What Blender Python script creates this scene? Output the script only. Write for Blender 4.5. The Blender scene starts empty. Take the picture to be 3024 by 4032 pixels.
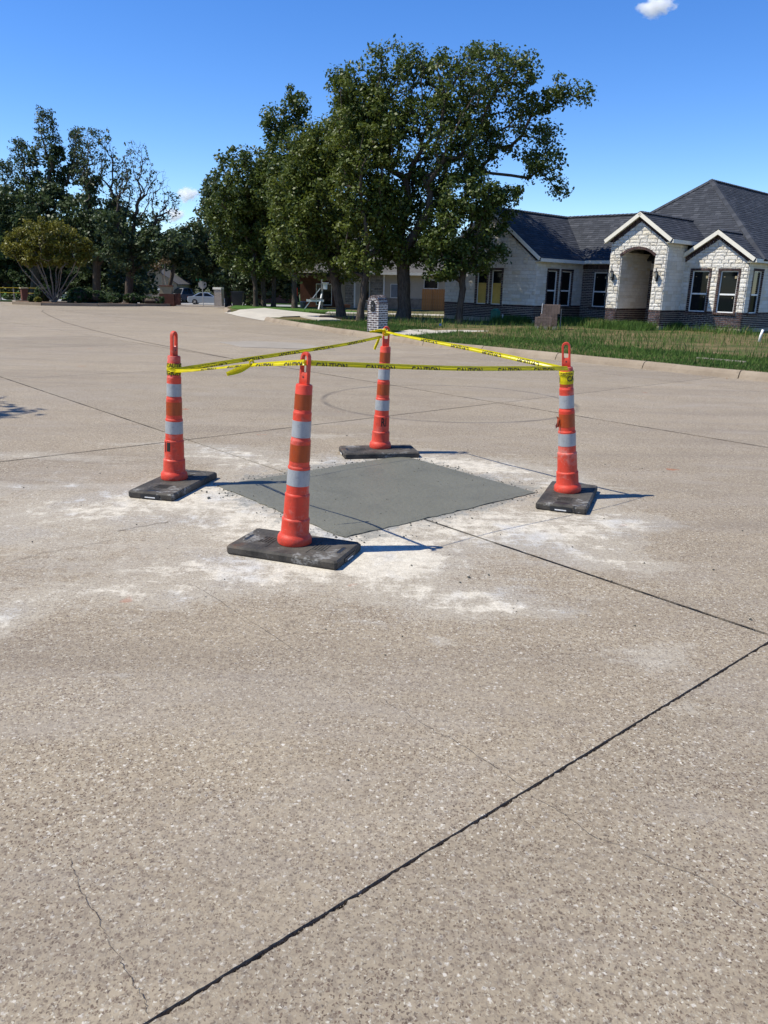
import bpy, bmesh, math, random
import numpy as np
from mathutils import Vector, Matrix
random.seed(7); np.random.seed(7)
R=math.radians
sc=bpy.context.scene
col=sc.collection

# ------------------------------------------------------------------ camera, sky, sun, exposure
PITCH=R(16.4); ROLL=R(1.42); EYE=Vector((0,0,1.62))
cam_d=bpy.data.cameras.new('camera'); cam=bpy.data.objects.new('camera',cam_d); col.objects.link(cam)
fw=Vector((0,math.cos(PITCH),-math.sin(PITCH))); r0=Vector((1,0,0)); u0=Vector((0,math.sin(PITCH),math.cos(PITCH)))
rt=r0*math.cos(ROLL)+u0*math.sin(ROLL); up=-r0*math.sin(ROLL)+u0*math.cos(ROLL)
cam.matrix_world=Matrix(((rt.x,up.x,-fw.x,EYE.x),(rt.y,up.y,-fw.y,EYE.y),(rt.z,up.z,-fw.z,EYE.z),(0,0,0,1)))
cam_d.sensor_fit='HORIZONTAL'; cam_d.sensor_width=36; cam_d.lens=36*3060/3024
cam_d.clip_start=0.05; cam_d.clip_end=6000
sc.camera=cam
sc.cycles.volume_bounces=10; sc.cycles.max_bounces=12
SUN_EL=R(55); SUN_AZ=R(189)            # direction towards the sun, measured from +X
sd=Vector((math.cos(SUN_AZ)*math.cos(SUN_EL),math.sin(SUN_AZ)*math.cos(SUN_EL),math.sin(SUN_EL)))
w=bpy.data.worlds.new('World'); sc.world=w; w.use_nodes=True
nt=w.node_tree; nt.nodes.clear()
sky=nt.nodes.new('ShaderNodeTexSky'); sky.sky_type='NISHITA'; sky.sun_disc=False
sky.sun_elevation=SUN_EL; sky.sun_rotation=math.atan2(sd.x,sd.y)
sky.altitude=1500; sky.air_density=1.0; sky.dust_density=0.0; sky.ozone_density=3.6
hs=nt.nodes.new('ShaderNodeHueSaturation'); hs.inputs['Saturation'].default_value=1.28; hs.inputs['Hue'].default_value=.511
bg=nt.nodes.new('ShaderNodeBackground'); bg.inputs['Strength'].default_value=0.132
wo=nt.nodes.new('ShaderNodeOutputWorld')
nt.links.new(sky.outputs[0],hs.inputs['Color']); nt.links.new(hs.outputs[0],bg.inputs[0]); nt.links.new(bg.outputs[0],wo.inputs[0])
sl=bpy.data.lights.new('sun','SUN'); sl.energy=4.4; sl.angle=R(0.53); sl.color=(1.0,0.95,0.82)
so=bpy.data.objects.new('sun',sl); col.objects.link(so); so.rotation_euler=sd.to_track_quat('Z','Y').to_euler()
sc.view_settings.view_transform='Standard'; sc.view_settings.look='None'; sc.view_settings.gamma=1
sc.view_settings.use_curve_mapping=False; sc.view_settings.exposure=0.56

# ------------------------------------------------------------------ terrain
def tz(y): return 0.0 if y<47 else (-.028*(y-47) if y<100 else -1.484)
CURB=[(16.5,3.2),(13.0,7.4),(10.0,11.3),(7.4,14.75),(6.25,15.85),(5.0,17.25),(3.35,19.0),(1.35,21.15),(.11,23.0),(-.50,24.2),(-1.16,25.33),(-1.95,26.6),(-3.37,29.42),(-4.6,31.9),(-5.2,33.3),(-6.76,36.52),(-8.1,40.0),(-9.0,43.6),(-9.35,47.),(-8.6,50.)]

# ------------------------------------------------------------------ materials
MATS={}
class NB:
    def __init__(s,name,rough=.8,spec=.3):
        m=bpy.data.materials.new(name); m.use_nodes=True; s.m=m; s.t=m.node_tree; s.t.nodes.clear()
        s.o=s.n('ShaderNodeOutputMaterial'); s.b=s.n('ShaderNodeBsdfPrincipled')
        s.b.inputs['Roughness'].default_value=rough; s.b.inputs['Specular IOR Level'].default_value=spec
        s.l(s.b.outputs[0],s.o.inputs[0]); MATS[name]=m
    def n(s,t,**k):
        x=s.t.nodes.new(t)
        for a,b in k.items(): setattr(x,a,b)
        return x
    def l(s,a,b): s.t.links.new(a,b)
    def put(s,inp,v):
        if hasattr(v,'links') or isinstance(v,bpy.types.NodeSocket): s.l(v,inp)
        elif isinstance(v,(tuple,list)) and len(v)==3 and inp.type=='RGBA': inp.default_value=(*v,1)
        else: inp.default_value=v
    def math(s,op,a,b=0.0,c=0.0,clamp=False):
        x=s.n('ShaderNodeMath',operation=op,use_clamp=clamp); s.put(x.inputs[0],a); s.put(x.inputs[1],b); s.put(x.inputs[2],c); return x.outputs[0]
    def mix(s,f,a,b,mode='MIX'):
        x=s.n('ShaderNodeMix',data_type='RGBA',blend_type=mode); s.put(x.inputs[0],f); s.put(x.inputs[6],a); s.put(x.inputs[7],b); return x.outputs[2]
    def ramp(s,f,stops,interp='LINEAR'):
        x=s.n('ShaderNodeValToRGB'); x.color_ramp.interpolation=interp; e=x.color_ramp.elements
        while len(e)<len(stops): e.new(.5)
        for q,(p,c) in zip(e,stops): q.position=p; q.color=(*c,1) if isinstance(c,tuple) else (c,c,c,1)
        s.l(f,x.inputs[0]); return x.outputs[0]
    def pos(s): return s.n('ShaderNodeNewGeometry').outputs['Position']
    def obj(s): return s.n('ShaderNodeTexCoord').outputs['Object']
    def noise(s,vec,scale,detail=4,rough=.6,out=0,dist=0):
        x=s.n('ShaderNodeTexNoise'); s.l(vec,x.inputs['Vector']); x.inputs['Scale'].default_value=scale; x.inputs['Detail'].default_value=detail
        x.inputs['Roughness'].default_value=rough; x.inputs['Distortion'].default_value=dist; return x.outputs[out]
    def vor(s,vec,scale,feature='F1',out='Distance',rnd=1.0):
        x=s.n('ShaderNodeTexVoronoi',feature=feature); s.l(vec,x.inputs['Vector']); x.inputs['Scale'].default_value=scale; x.inputs['Randomness'].default_value=rnd; return x.outputs[out]
    def mapg(s,vec,loc=(0,0,0),rot=(0,0,0),scale=(1,1,1),typ='POINT'):
        x=s.n('ShaderNodeMapping',vector_type=typ); s.l(vec,x.inputs[0]); x.inputs[1].default_value=loc; x.inputs[2].default_value=rot; x.inputs[3].default_value=scale; return x.outputs[0]
    def bump(s,h,strength=.3,dist=.01):
        x=s.n('ShaderNodeBump'); x.inputs['Strength'].default_value=strength; x.inputs['Distance'].default_value=dist; s.l(h,x.inputs['Height']); s.l(x.outputs[0],s.b.inputs['Normal'])
    def color(s,c): s.put(s.b.inputs['Base Color'],c)
    def rnd(s):   # individual per object and per piece
        a=s.n('ShaderNodeObjectInfo').outputs['Random']; b=s.n('ShaderNodeAttribute',attribute_name='rnd').outputs['Fac']
        return s.math('FRACT',s.math('ADD',a,b))
def lin(r,g,b):
    f=lambda c:(c/255/12.92) if c/255<=.04045 else ((c/255+.055)/1.055)**2.4
    return (f(r),f(g),f(b))
def simple(name,c,rough=.7,spec=.3,var=.12,scale=6.,bump=0.,bs=60.,metal=0.,rv=0.):
    s=NB(name,rough,spec); p=s.obj(); n=s.noise(p,scale,5)
    c1=tuple(x*(1-var) for x in c); c2=tuple(min(1,x*(1+var)) for x in c)
    cc=s.mix(s.ramp(n,[(.3,0.),(.7,1.)]),c1,c2)
    if rv:
        r=s.rnd(); h=s.n('ShaderNodeHueSaturation'); s.l(cc,h.inputs['Color']); s.l(s.math('MULTIPLY_ADD',r,2*rv,1-rv),h.inputs['Value']); cc=h.outputs[0]
    s.color(cc); s.b.inputs['Metallic'].default_value=metal
    if bump: s.bump(s.noise(p,bs,4),bump,.004)
    return s.m

# orange plastic, worn
def m_orange():
    s=NB('orange_plastic',.5,.35); p=s.obj(); info=s.rnd()
    off=s.n('ShaderNodeVectorMath',operation='ADD'); cmb=s.n('ShaderNodeCombineXYZ'); s.l(s.math('MULTIPLY',info,7),cmb.inputs[2]); s.l(p,off.inputs[0]); s.l(cmb.outputs[0],off.inputs[1]); p=off.outputs[0]
    n=s.noise(p,7,5,.65); sc_=s.noise(s.mapg(p,rot=(R(25),0,R(20)),scale=(45,45,7)),2.2,5,.75); sc2=s.noise(s.mapg(p,rot=(R(-50),R(10),0),scale=(8,8,70)),1.6,5,.75)
    c=s.mix(s.ramp(n,[(.3,0.),(.75,1.)]),(.56,.044,.022),(.66,.070,.036))
    c=s.mix(s.math('MULTIPLY',s.ramp(sc_,[(.60,0.),(.70,1.)]),.40),c,(.62,.26,.20))
    c=s.mix(s.math('MULTIPLY',s.ramp(sc2,[(.62,0.),(.70,1.)]),.35),c,(.66,.42,.36))
    c=s.mix(s.math('MULTIPLY',s.ramp(s.noise(p,14,6,.78),[(.50,0.),(.68,1.)]),.6),c,(.20,.045,.03))
    c=s.mix(s.math('MULTIPLY',s.ramp(s.noise(p,5,6,.7,dist=.8),[(.54,0.),(.70,1.)]),.42),c,(.50,.38,.33))
    s.color(c); s.l(s.ramp(s.noise(p,12,4),[(.3,.38),(.7,.68)]),s.b.inputs['Roughness']); s.bump(s.math('ADD',s.noise(p,16,3),s.math('MULTIPLY',sc_,.4)),.25,.006); return s.m
m_orange()
def m_band(name,a,b,rough=.3):
    s=NB(name,rough,.5); p=s.obj()
    ck=s.n('ShaderNodeTexChecker'); s.l(s.mapg(p,rot=(0,0,R(45)),scale=(1,1,1)),ck.inputs[0]); ck.inputs['Scale'].default_value=140
    n=s.noise(s.mapg(p,scale=(14,14,5)),2,5,.7)
    c=s.mix(s.ramp(n,[(.3,0.),(.7,1.)]),a,b); c=s.mix(s.math('MULTIPLY',ck.outputs['Fac'],.12),c,tuple(x*.6 for x in a))
    c=s.mix(s.math('MULTIPLY',s.ramp(s.noise(s.mapg(p,scale=(30,30,3)),1.5,5,.8),[(.56,0.),(.72,1.)]),.5),c,tuple(x*.5+.03 for x in b)); c=s.mix(s.math('MULTIPLY',s.ramp(s.noise(p,30,5,.7),[(.56,0.),(.68,1.)]),.55),c,tuple(x*.55+.02 for x in a))
    s.color(c); s.b.inputs['Metallic'].default_value=.0; return s.m
m_band('white_reflective_sheeting',(.27,.29,.31),(.36,.375,.39)); m_band('orange_reflective_sheeting',(.27,.035,.005),(.38,.060,.008))
def m_rubber():
    s=NB('black_rubber',.75,.3); p=s.obj()
    n=s.noise(p,6,6,.7); d=s.noise(p,3,5,.7,dist=.5)
    c=s.mix(s.ramp(n,[(.35,0.),(.7,1.)]),(.026,.024,.021),(.105,.092,.075))
    c=s.mix(s.math('MULTIPLY',s.ramp(s.math('ADD',d,s.math('MULTIPLY',s.math('SUBTRACT',s.noise(p,28,5,.75),.5),.35)),[(.575,0.),(.64,1.)]),.8),c,(.25,.245,.23)); c=s.mix(s.math('MULTIPLY',s.ramp(s.noise(p,60,4,.8),[(.60,0.),(.7,1.)]),.5),c,(.20,.19,.175))
    c=s.mix(s.math('MULTIPLY',s.ramp(s.noise(s.mapg(p,loc=(3,1,0)),3.3,5,.7),[(.6,0.),(.72,1.)]),.6),c,(.10,.045,.02))
    s.color(c); s.bump(s.noise(p,40,5),.25,.004); return s.m
m_rubber()
def m_tape():
    s=NB('yellow_tape',.32,.5); p=s.pos()
    c=s.mix(s.ramp(s.noise(p,25,3),[(.3,0.),(.7,1.)]),(.72,.62,.005),(.80,.72,.009)); s.color(c)
    s.bump(s.noise(s.mapg(p,scale=(1,1,1)),60,3),.35,.004)
    tr=s.n('ShaderNodeBsdfTranslucent'); tr.inputs[0].default_value=(.8,.72,.02,1); mx=s.n('ShaderNodeMixShader'); mx.inputs[0].default_value=.42
    s.l(s.b.outputs[0],mx.inputs[1]); s.l(tr.outputs[0],mx.inputs[2]); s.l(mx.outputs[0],s.o.inputs[0]); return s.m
m_tape()
simple('black_print',(.02,.018,.015),.5,.3)
# road: exposed aggregate concrete with wear, powder residue
RECT=dict(cx=-.045,cy=6.17,ang=R(41.15),hx=.985,hy=.865)
POWDER=[(-1.55,7.5,.60,.30),(-1.5,7.2,.55,.35),(-1.0,6.95,.5,.3),(0.30,7.17,.95,.33),(1.24,7.0,.55,.6),(0.75,5.25,.95,.42),(-0.85,5.3,.7,.55),(-1.58,5.97,.5,.45),(-1.9,5.42,.6,.5),(-0.75,4.2,.85,.32),(-1.40,3.78,.5,.17),(-2.9,6.01,.7,.12),(-2.3,7.75,1.0,.15),(-0.02,4.38,.5,.26),(0.31,3.90,.5,.2),(0.65,3.70,.42,.09),(1.75,5.37,.55,.24),(1.50,4.61,.34,.13),(1.22,3.29,.25,.13),(-1.13,2.93,.12,.05),(0.30,3.39,.04,.09),(1.70,6.43,.45,.5),(1.10,4.90,.55,.28),(-3.3,7.1,.9,.16),(-1.9,3.5,.28,.16),(-.68,8.4,.7,.18),(1.26,2.77,.16,.05),(-.45,4.75,.8,.45),(.1,4.55,.7,.3)]
VEIL=[(-3.0,5.6,1.3,.9,.6),(-2.7,4.6,1.1,.7,.6),(-2.0,3.3,.8,.5,.55),(-1.25,4.35,1.3,.8,.75),(-2.1,5.4,1.2,.9,.6),(1.3,4.75,1.0,.9,.62),(.6,3.75,.9,.55,.6),(-.3,4.0,1.0,.5,.55),(1.7,5.7,.8,.7,.6),(.3,7.6,1.7,.55,.5),(-2.6,6.9,1.3,.7,.45),(-1.9,3.6,1.0,.45,.4),(1.3,3.0,.6,.5,.35)]
def m_road():
    s=NB('aggregate_concrete',.85,.25); p=s.pos()
    big=s.noise(p,.35,5,.6); med=s.noise(p,2.3,6,.65); fine=s.noise(p,40,4,.7)
    wn=s.noise(p,95,3,.6,out=1); wq=s.n('ShaderNodeVectorMath',operation='MULTIPLY_ADD'); s.l(wn,wq.inputs[0]); wq.inputs[1].default_value=(.021,.021,0); s.l(p,wq.inputs[2]); pw=wq.outputs[0]
    v1=s.n('ShaderNodeTexVoronoi'); s.l(pw,v1.inputs['Vector']); v1.inputs['Scale'].default_value=135
    v2=s.n('ShaderNodeTexVoronoi'); s.l(s.mapg(pw,loc=(4.2,1.7,0)),v2.inputs['Vector']); v2.inputs['Scale'].default_value=60
    sep=s.n('ShaderNodeSeparateColor'); s.l(v1.outputs['Color'],sep.inputs[0]); sep2=s.n('ShaderNodeSeparateColor'); s.l(v2.outputs['Color'],sep2.inputs[0])
    base=s.mix(s.ramp(med,[(.3,0.),(.7,1.)]),(.280,.228,.160),(.348,.290,.206))
    base=s.mix(s.math('MULTIPLY',s.ramp(big,[(.35,0.),(.65,1.)]),.6),base,(.240,.198,.146))
    peb=s.ramp(sep.outputs[0],[(0.,(.055,.032,.022)),(.16,(.105,.066,.046)),(.34,(.17,.128,.092)),(.52,(.27,.228,.17)),(.70,(.39,.35,.275)),(.88,(.56,.52,.43))],'CONSTANT')
    in1=s.ramp(v1.outputs['Distance'],[(.30,1.),(.55,0.)])
    amt=s.math('MULTIPLY',in1,s.ramp(s.noise(p,1.3,4,.6),[(.3,.45),(.62,1.)]))
    c=s.mix(amt,base,peb)
    c=s.mix(s.math('MULTIPLY',s.math('MULTIPLY',s.ramp(v2.outputs['Distance'],[(.22,1.),(.42,0.)]),s.ramp(sep2.outputs[1],[(.80,0.),(.92,1.)])),.9),c,(.56,.52,.45))
    c=s.mix(s.math('MULTIPLY',s.math('MULTIPLY',s.ramp(v2.outputs['Distance'],[(.12,1.),(.30,0.)]),s.ramp(sep2.outputs[2],[(.82,0.),(.92,1.)])),.8),c,(.05,.034,.026))
    c=s.mix(s.ramp(fine,[(.33,.55),(.55,0.)]),c,(.10,.075,.06)); c=s.mix(s.ramp(s.noise(p,24,5,.75),[(.55,0.),(.78,.35)]),c,(.36,.31,.26))
    # slabs differ a little, dark worn streaks
    r=s.rnd(); h=s.n('ShaderNodeHueSaturation'); s.l(c,h.inputs['Color']); s.l(s.math('MULTIPLY_ADD',r,.15,.94),h.inputs['Value']); c=h.outputs[0]
    st=s.noise(s.mapg(p,rot=(0,0,R(48)),scale=(.25,2.2,1)),.8,5,.6)
    c=s.mix(s.ramp(st,[(.48,0.),(.72,.4)]),c,(.145,.12,.10)); c=s.mix(s.ramp(s.noise(s.mapg(p,rot=(0,0,R(-35)),scale=(.5,1.4,1)),.9,7,.7,dist=1.2),[(.50,0.),(.72,.5)]),c,(.30,.265,.225)); c=s.mix(s.ramp(s.noise(s.mapg(p,loc=(5,5,0)),4.5,4,.6),[(.64,0.),(.78,.35)]),c,(.11,.09,.075))
    # skid arcs
    for (x,y,rad,wd,k) in ((.9,11.3,1.82,.06,.75),):
        d=s.n('ShaderNodeVectorMath',operation='DISTANCE'); s.l(p,d.inputs[0]); d.inputs[1].default_value=(x,y,0)
        e=s.math('ABSOLUTE',s.math('SUBTRACT',d.outputs['Value'],rad))
        f=s.math('MULTIPLY',s.math('MULTIPLY',s.math('SUBTRACT',1,s.math('DIVIDE',e,wd),clamp=True),k),s.ramp(med,[(.35,.2),(.6,1.)]))
        c=s.mix(f,c,(.07,.06,.055))
    # rust spots
    rs=s.math('MULTIPLY',s.ramp(s.noise(s.mapg(p,loc=(9,2,0)),3.2,2,.5),[(.735,0.),(.76,1.)]),.6); c=s.mix(rs,c,(.30,.10,.04))
    # powder residue of the saw and the fresh pour
    ws=s.noise(p,2.0,4,.6,out=1); wv=s.n('ShaderNodeVectorMath',operation='MULTIPLY_ADD'); s.l(ws,wv.inputs[0]); wv.inputs[1].default_value=(.5,.5,0); s.l(p,wv.inputs[2])
    off=s.n('ShaderNodeVectorMath',operation='SUBTRACT'); s.l(wv.outputs[0],off.inputs[0]); off.inputs[1].default_value=(.25,.25,0); q=off.outputs[0]
    tot=s.n('ShaderNodeAttribute',attribute_name='powder').outputs['Fac']
    # nearness to the patch edge
    rp=s.mapg(q,loc=(RECT['cx'],RECT['cy'],0),rot=(0,0,RECT['ang']),typ='TEXTURE')
    sp=s.n('ShaderNodeSeparateXYZ'); s.l(rp,sp.inputs[0])
    dx=s.math('MAXIMUM',s.math('SUBTRACT',s.math('ABSOLUTE',sp.outputs[0]),RECT['hx']),0); dy=s.math('MAXIMUM',s.math('SUBTRACT',s.math('ABSOLUTE',sp.outputs[1]),RECT['hy']),0)
    dd=s.math('SQRT',s.math('ADD',s.math('MULTIPLY',dx,dx),s.math('MULTIPLY',dy,dy)))
    near=s.math('SUBTRACT',1,s.math('DIVIDE',dd,.75),clamp=True)
    tot=s.math('ADD',s.math('MULTIPLY',tot,.95),s.math('MULTIPLY',near,.8))
    # brushed streaks radiating roughly along the road, blotches
    n1a=s.noise(s.mapg(p,rot=(0,0,R(25)),scale=(1.0,5.5,1)),2.6,8,.75,dist=.5); n1b=s.noise(s.mapg(p,rot=(0,0,R(-52)),scale=(6,1.1,1)),2.2,8,.75,dist=.5); n1=s.math('MAXIMUM',n1a,s.math('SUBTRACT',n1b,.03)); n2=s.noise(p,7,7,.72); n3=s.noise(p,70,3,.7)
    nn=s.math('ADD',s.math('MULTIPLY',n1,.55),s.math('ADD',s.math('MULTIPLY',n2,.35),s.math('MULTIPLY',n3,.14)))
    lev=s.math('ADD',s.math('MULTIPLY',tot,.66),s.math('MULTIPLY_ADD',nn,2.5,-1.56))
    thin=s.ramp(lev,[(-.16,0.),(.16,.55),(.6,.9)])
    thick=s.ramp(s.math('ADD',lev,s.math('MULTIPLY',s.math('SUBTRACT',n2,.5),1.1)),[(.42,0.),(.70,1.)])
    hueN=s.noise(p,1.6,3); pc=s.mix(s.ramp(hueN,[(.36,0.),(.5,1.)]),(.53,.53,.52),(.66,.605,.50))
    spk=s.ramp(s.math('ADD',s.math('MULTIPLY',v1.outputs['Distance'],.9),s.math('MULTIPLY',s.math('SUBTRACT',n3,.5),.9)),[(.12,.35),(.55,1.)])
    spk2=s.ramp(s.noise(p,16,6,.75),[(.38,.25),(.60,1.)])
    thin=s.math('MULTIPLY',thin,spk); thick=s.math('MULTIPLY',thick,s.math('MULTIPLY_ADD',s.math('MULTIPLY',spk,spk2),.75,.25))
    c=s.mix(s.math('MULTIPLY',thin,.78),c,s.mix(.35,s.mix(.55,pc,(.30,.285,.25)),c))
    c=s.mix(s.math('MULTIPLY',thick,.8),c,pc)
    gl=s.math('MULTIPLY',s.ramp(s.math('ADD',near,s.math('MULTIPLY',s.math('SUBTRACT',n2,.5),1.5)),[(.85,0.),(1.10,.7)]),1)
    c=s.mix(gl,c,(.165,.165,.15))
    s.color(c)
    hgt=s.math('ADD',s.math('MULTIPLY',in1,.8),s.math('MULTIPLY',fine,.7)); hgt=s.math('ADD',hgt,s.math('MULTIPLY',thick,.5))
    s.bump(hgt,.45,.002); return s.m
m_road()
def m_patch():
    s=NB('wet_concrete',.55,.35); p=s.pos(); n=s.noise(p,1.8,5,.6); st=s.noise(s.mapg(p,rot=(0,0,R(-41)),scale=(1.5,30,1)),1.5,4,.6)
    c=s.mix(s.ramp(n,[(.3,0.),(.7,1.)]),(.122,.119,.092),(.150,.146,.113)); c=s.mix(s.ramp(st,[(.42,0.),(.66,.5)]),c,(.142,.137,.108)); c=s.mix(s.ramp(s.noise(p,3.1,5,.65,dist=.7),[(.52,0.),(.7,.5)]),c,(.092,.091,.072))
    c=s.mix(s.ramp(s.vor(p,34),[(.06,.7),(.12,0.)]),c,(.05,.052,.045))
    s.color(c); s.bump(s.math('ADD',s.math('MULTIPLY',st,.6),s.noise(p,25,4)),.8,.010); return s.m
m_patch()
def m_light_conc(name,a,b):
    s=NB(name,.85,.25); p=s.pos(); n=s.noise(p,1.2,6,.65); c=s.mix(s.ramp(n,[(.3,0.),(.7,1.)]),a,b)
    c=s.mix(s.ramp(s.noise(p,9,5,.7),[(.55,0.),(.75,.4)]),c,tuple(x*.6 for x in a)); s.color(c); s.bump(s.noise(p,60,3),.3,.004); return s.m
m_light_conc('new_concrete',(.38,.345,.29),(.46,.425,.36)); m_light_conc('kerb_concrete',(.20,.155,.11),(.32,.262,.195)); m_light_conc('old_concrete',(.25,.22,.18),(.31,.275,.23)); m_light_conc('street_concrete',(.24,.235,.225),(.30,.295,.28))
def m_soil(name,a,b,c_):
    s=NB(name,.95,.1); p=s.pos(); n=s.noise(p,.7,6,.65); c=s.mix(s.ramp(n,[(.38,0.),(.62,1.)]),a,b); c=s.mix(s.ramp(s.noise(p,5,6,.7),[(.45,0.),(.7,.8)]),c,c_); s.color(c); s.bump(s.noise(p,18,5,.7),.8,.03); return s.m
m_soil('lawn_soil',(.060,.072,.025),(.19,.135,.072),(.075,.085,.028)); m_soil('joint_dirt',(.018,.015,.012),(.032,.026,.02),(.09,.075,.06)); m_soil('mulch',(.10,.055,.035),(.16,.10,.065),(.2,.16,.11)); m_soil('far_ground',(.06,.08,.03),(.10,.09,.05),(.04,.06,.02)); m_soil('mown_grass',(.05,.11,.02),(.07,.135,.026),(.04,.085,.018))
def m_grass(name,a,b,cdry,dry):
    s=NB(name,.7,.15); r=s.n('ShaderNodeAttribute',attribute_name='rnd').outputs['Fac']
    c=s.ramp(r,[(0.,a),(max(.01,1-dry),b),(min(.99,1-dry+.04),cdry),(1.,cdry)])
    tr=s.n('ShaderNodeBsdfTranslucent'); s.l(c,tr.inputs[0]); s.color(c); mx=s.n('ShaderNodeMixShader'); mx.inputs[0].default_value=.3
    s.l(s.b.outputs[0],mx.inputs[1]); s.l(tr.outputs[0],mx.inputs[2]); s.l(mx.outputs[0],s.o.inputs[0]); return s.m
m_grass('grass_blades',(.040,.088,.020),(.105,.180,.038),(.28,.22,.10),.20)
m_grass('ornamental_grass',(.06,.10,.05),(.13,.18,.09),(.2,.19,.12),.15)
def m_leaf(name,a,b,c3,tl=.25):
    s=NB(name,.5,.35); r=s.n('ShaderNodeAttribute',attribute_name='rnd').outputs['Fac']
    c=s.ramp(r,[(0.,a),(.6,b),(.93,b),(1.,c3)])
    tr=s.n('ShaderNodeBsdfTranslucent'); s.l(s.mix(.5,c,tuple(x*1.5 for x in b)),tr.inputs[0]); s.color(c); mx=s.n('ShaderNodeMixShader'); mx.inputs[0].default_value=tl
    s.l(s.b.outputs[0],mx.inputs[1]); s.l(tr.outputs[0],mx.inputs[2]); s.l(mx.outputs[0],s.o.inputs[0]); return s.m
m_leaf('oak_leaves',(.026,.052,.010),(.080,.108,.018),(.15,.10,.03))
m_leaf('light_oak_leaves',(.034,.062,.010),(.105,.130,.020),(.17,.12,.03))
m_leaf('dark_leaves',(.026,.047,.018),(.060,.088,.032),(.08,.07,.03))
m_leaf('yellow_leaves',(.085,.095,.014),(.165,.155,.02),(.2,.13,.02))
m_leaf('shrub_leaves',(.02,.045,.012),(.04,.075,.018),(.07,.09,.025))
m_leaf('rusty_leaves',(.07,.06,.02),(.11,.07,.03),(.17,.06,.03))
def m_bark(name,a,b):
    s=NB(name,.9,.15); p=s.pos(); n=s.noise(s.mapg(p,scale=(9,9,2)),2,6,.7); s.color(s.mix(s.ramp(n,[(.35,0.),(.65,1.)]),a,b)); s.bump(n,1.0,.04); return s.m
m_bark('bark',(.045,.035,.027),(.12,.095,.075)); m_bark('pale_bark',(.16,.125,.095),(.30,.25,.20)); m_bark('dead_twig',(.12,.11,.105),(.22,.20,.19))
def m_stone():
    s=NB('white_stone',.85,.2); p=s.obj(); r=s.rnd(); g=s.pos()
    c=s.ramp(r,[(0.,(.66,.61,.52)),(.3,(.74,.70,.63)),(.8,(.80,.765,.70)),(.93,(.70,.62,.48)),(1.,(.76,.72,.65))])
    n=s.noise(g,5,6,.7); c=s.mix(s.ramp(n,[(.4,.25),(.6,0.)]),c,(.52,.46,.36)); s.color(c); s.bump(s.noise(g,9,7,.72),1.0,.05); return s.m
m_stone()
def m_brick():
    s=NB('dark_brick',.8,.25); r=s.rnd(); g=s.pos()
    c=s.ramp(r,[(0.,(.030,.020,.022)),(.35,(.052,.032,.030)),(.7,(.075,.042,.038)),(.9,(.12,.075,.065)),(1.,(.045,.035,.038))])
    c=s.mix(s.ramp(s.noise(g,16,5,.7),[(.55,0.),(.7,.45)]),c,(.30,.27,.25)); s.color(c); s.bump(s.noise(g,50,4),.5,.006); return s.m
m_brick()
def m_brick3():
    s=NB('smeared_brick',.85,.2); r=s.rnd(); g=s.pos(); c=s.ramp(r,[(0.,(.05,.035,.035)),(.6,(.085,.06,.058)),(1.,(.13,.10,.095))])
    c=s.mix(s.ramp(s.noise(g,22,5,.75),[(.50,0.),(.66,.8)]),c,(.55,.52,.49)); s.color(c); s.bump(s.noise(g,50,4),.5,.006); return s.m
m_brick3()
def m_brick2():
    s=NB('tan_brick',.8,.25); r=s.rnd(); s.color(s.ramp(r,[(0.,(.24,.18,.12)),(.5,(.33,.26,.18)),(1.,(.28,.2,.13))])); return s.m
m_brick2()
simple('red_brick',(.12,.05,.035),.85,.2,.2,4,rv=.2)
simple('pale_mortar',(.60,.565,.51),.9,.15,.12,8,.3,80); simple('white_mortar',(.70,.68,.64),.9,.15,.08,8,.3,60)
simple('slab_foundation',(.38,.32,.25),.9,.15,.25,2.5,.3,30)
def m_shingle(name,k=1):
    s=NB(name,.85,.25); r=s.rnd(); g=s.pos()
    c=s.ramp(r,[(0.,(.024*k,.026*k,.032*k)),(.45,(.030*k,.033*k,.040*k)),(.8,(.036*k,.039*k,.047*k)),(1.,(.050*k,.053*k,.062*k))])
    s.color(c); s.bump(s.noise(g,70,3),.5,.006); return s.m
m_shingle('shingle_grey',1.25)
simple('cream_trim',(.74,.70,.60),.55,.3,.05); simple('white_vinyl',(.80,.80,.78),.4,.4,.03)
def m_glass():
    s=NB('window_glass',.03,.14); s.color((.006,.008,.010)); return s.m
m_glass()
simple('plywood',(.62,.42,.10),.7,.3,.18,3); simple('cedar_plank',(.44,.19,.06),.75,.25,.2,7,.3,30,rv=.16)
simple('black_metal',(.015,.015,.016),.45,.5); simple('lamp_glass',(.55,.50,.40),.2,.5); simple('white_pvc',(.75,.75,.73),.4,.4)
simple('grey_wood',(.30,.27,.23),.85,.2,.25,6,.3,40,rv=.1); simple('white_board',(.72,.71,.68),.7,.3,.08,5)
simple('tan_siding',(.30,.255,.19),.85,.2,.06,2); simple('taupe_stucco',(.44,.39,.32),.9,.2,.07,2); simple('grey_stone',(.25,.23,.20),.9,.2,.3,5,.5,30,rv=.25)
simple('brown_paper',(.145,.105,.085),.75,.25,.12,8,rv=.2); simple('green_plastic',(.03,.16,.11),.5,.4); simple('dark_plastic',(.02,.022,.026),.5,.4); simple('terracotta',(.42,.15,.06),.7,.3)
simple('blue_cloth',(.03,.10,.40),.7); simple('yellow_paint',(.62,.45,.03),.6); simple('red_paint',(.45,.03,.02),.5)
simple('silver_paint',(.42,.46,.48),.28,.6,.03,metal=.5); simple('navy_paint',(.012,.022,.045),.3,.6,.03); simple('tyre_rubber',(.02,.02,.02),.8); simple('chrome',(.65,.66,.68),.2,.6,.03,metal=1.)
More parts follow.
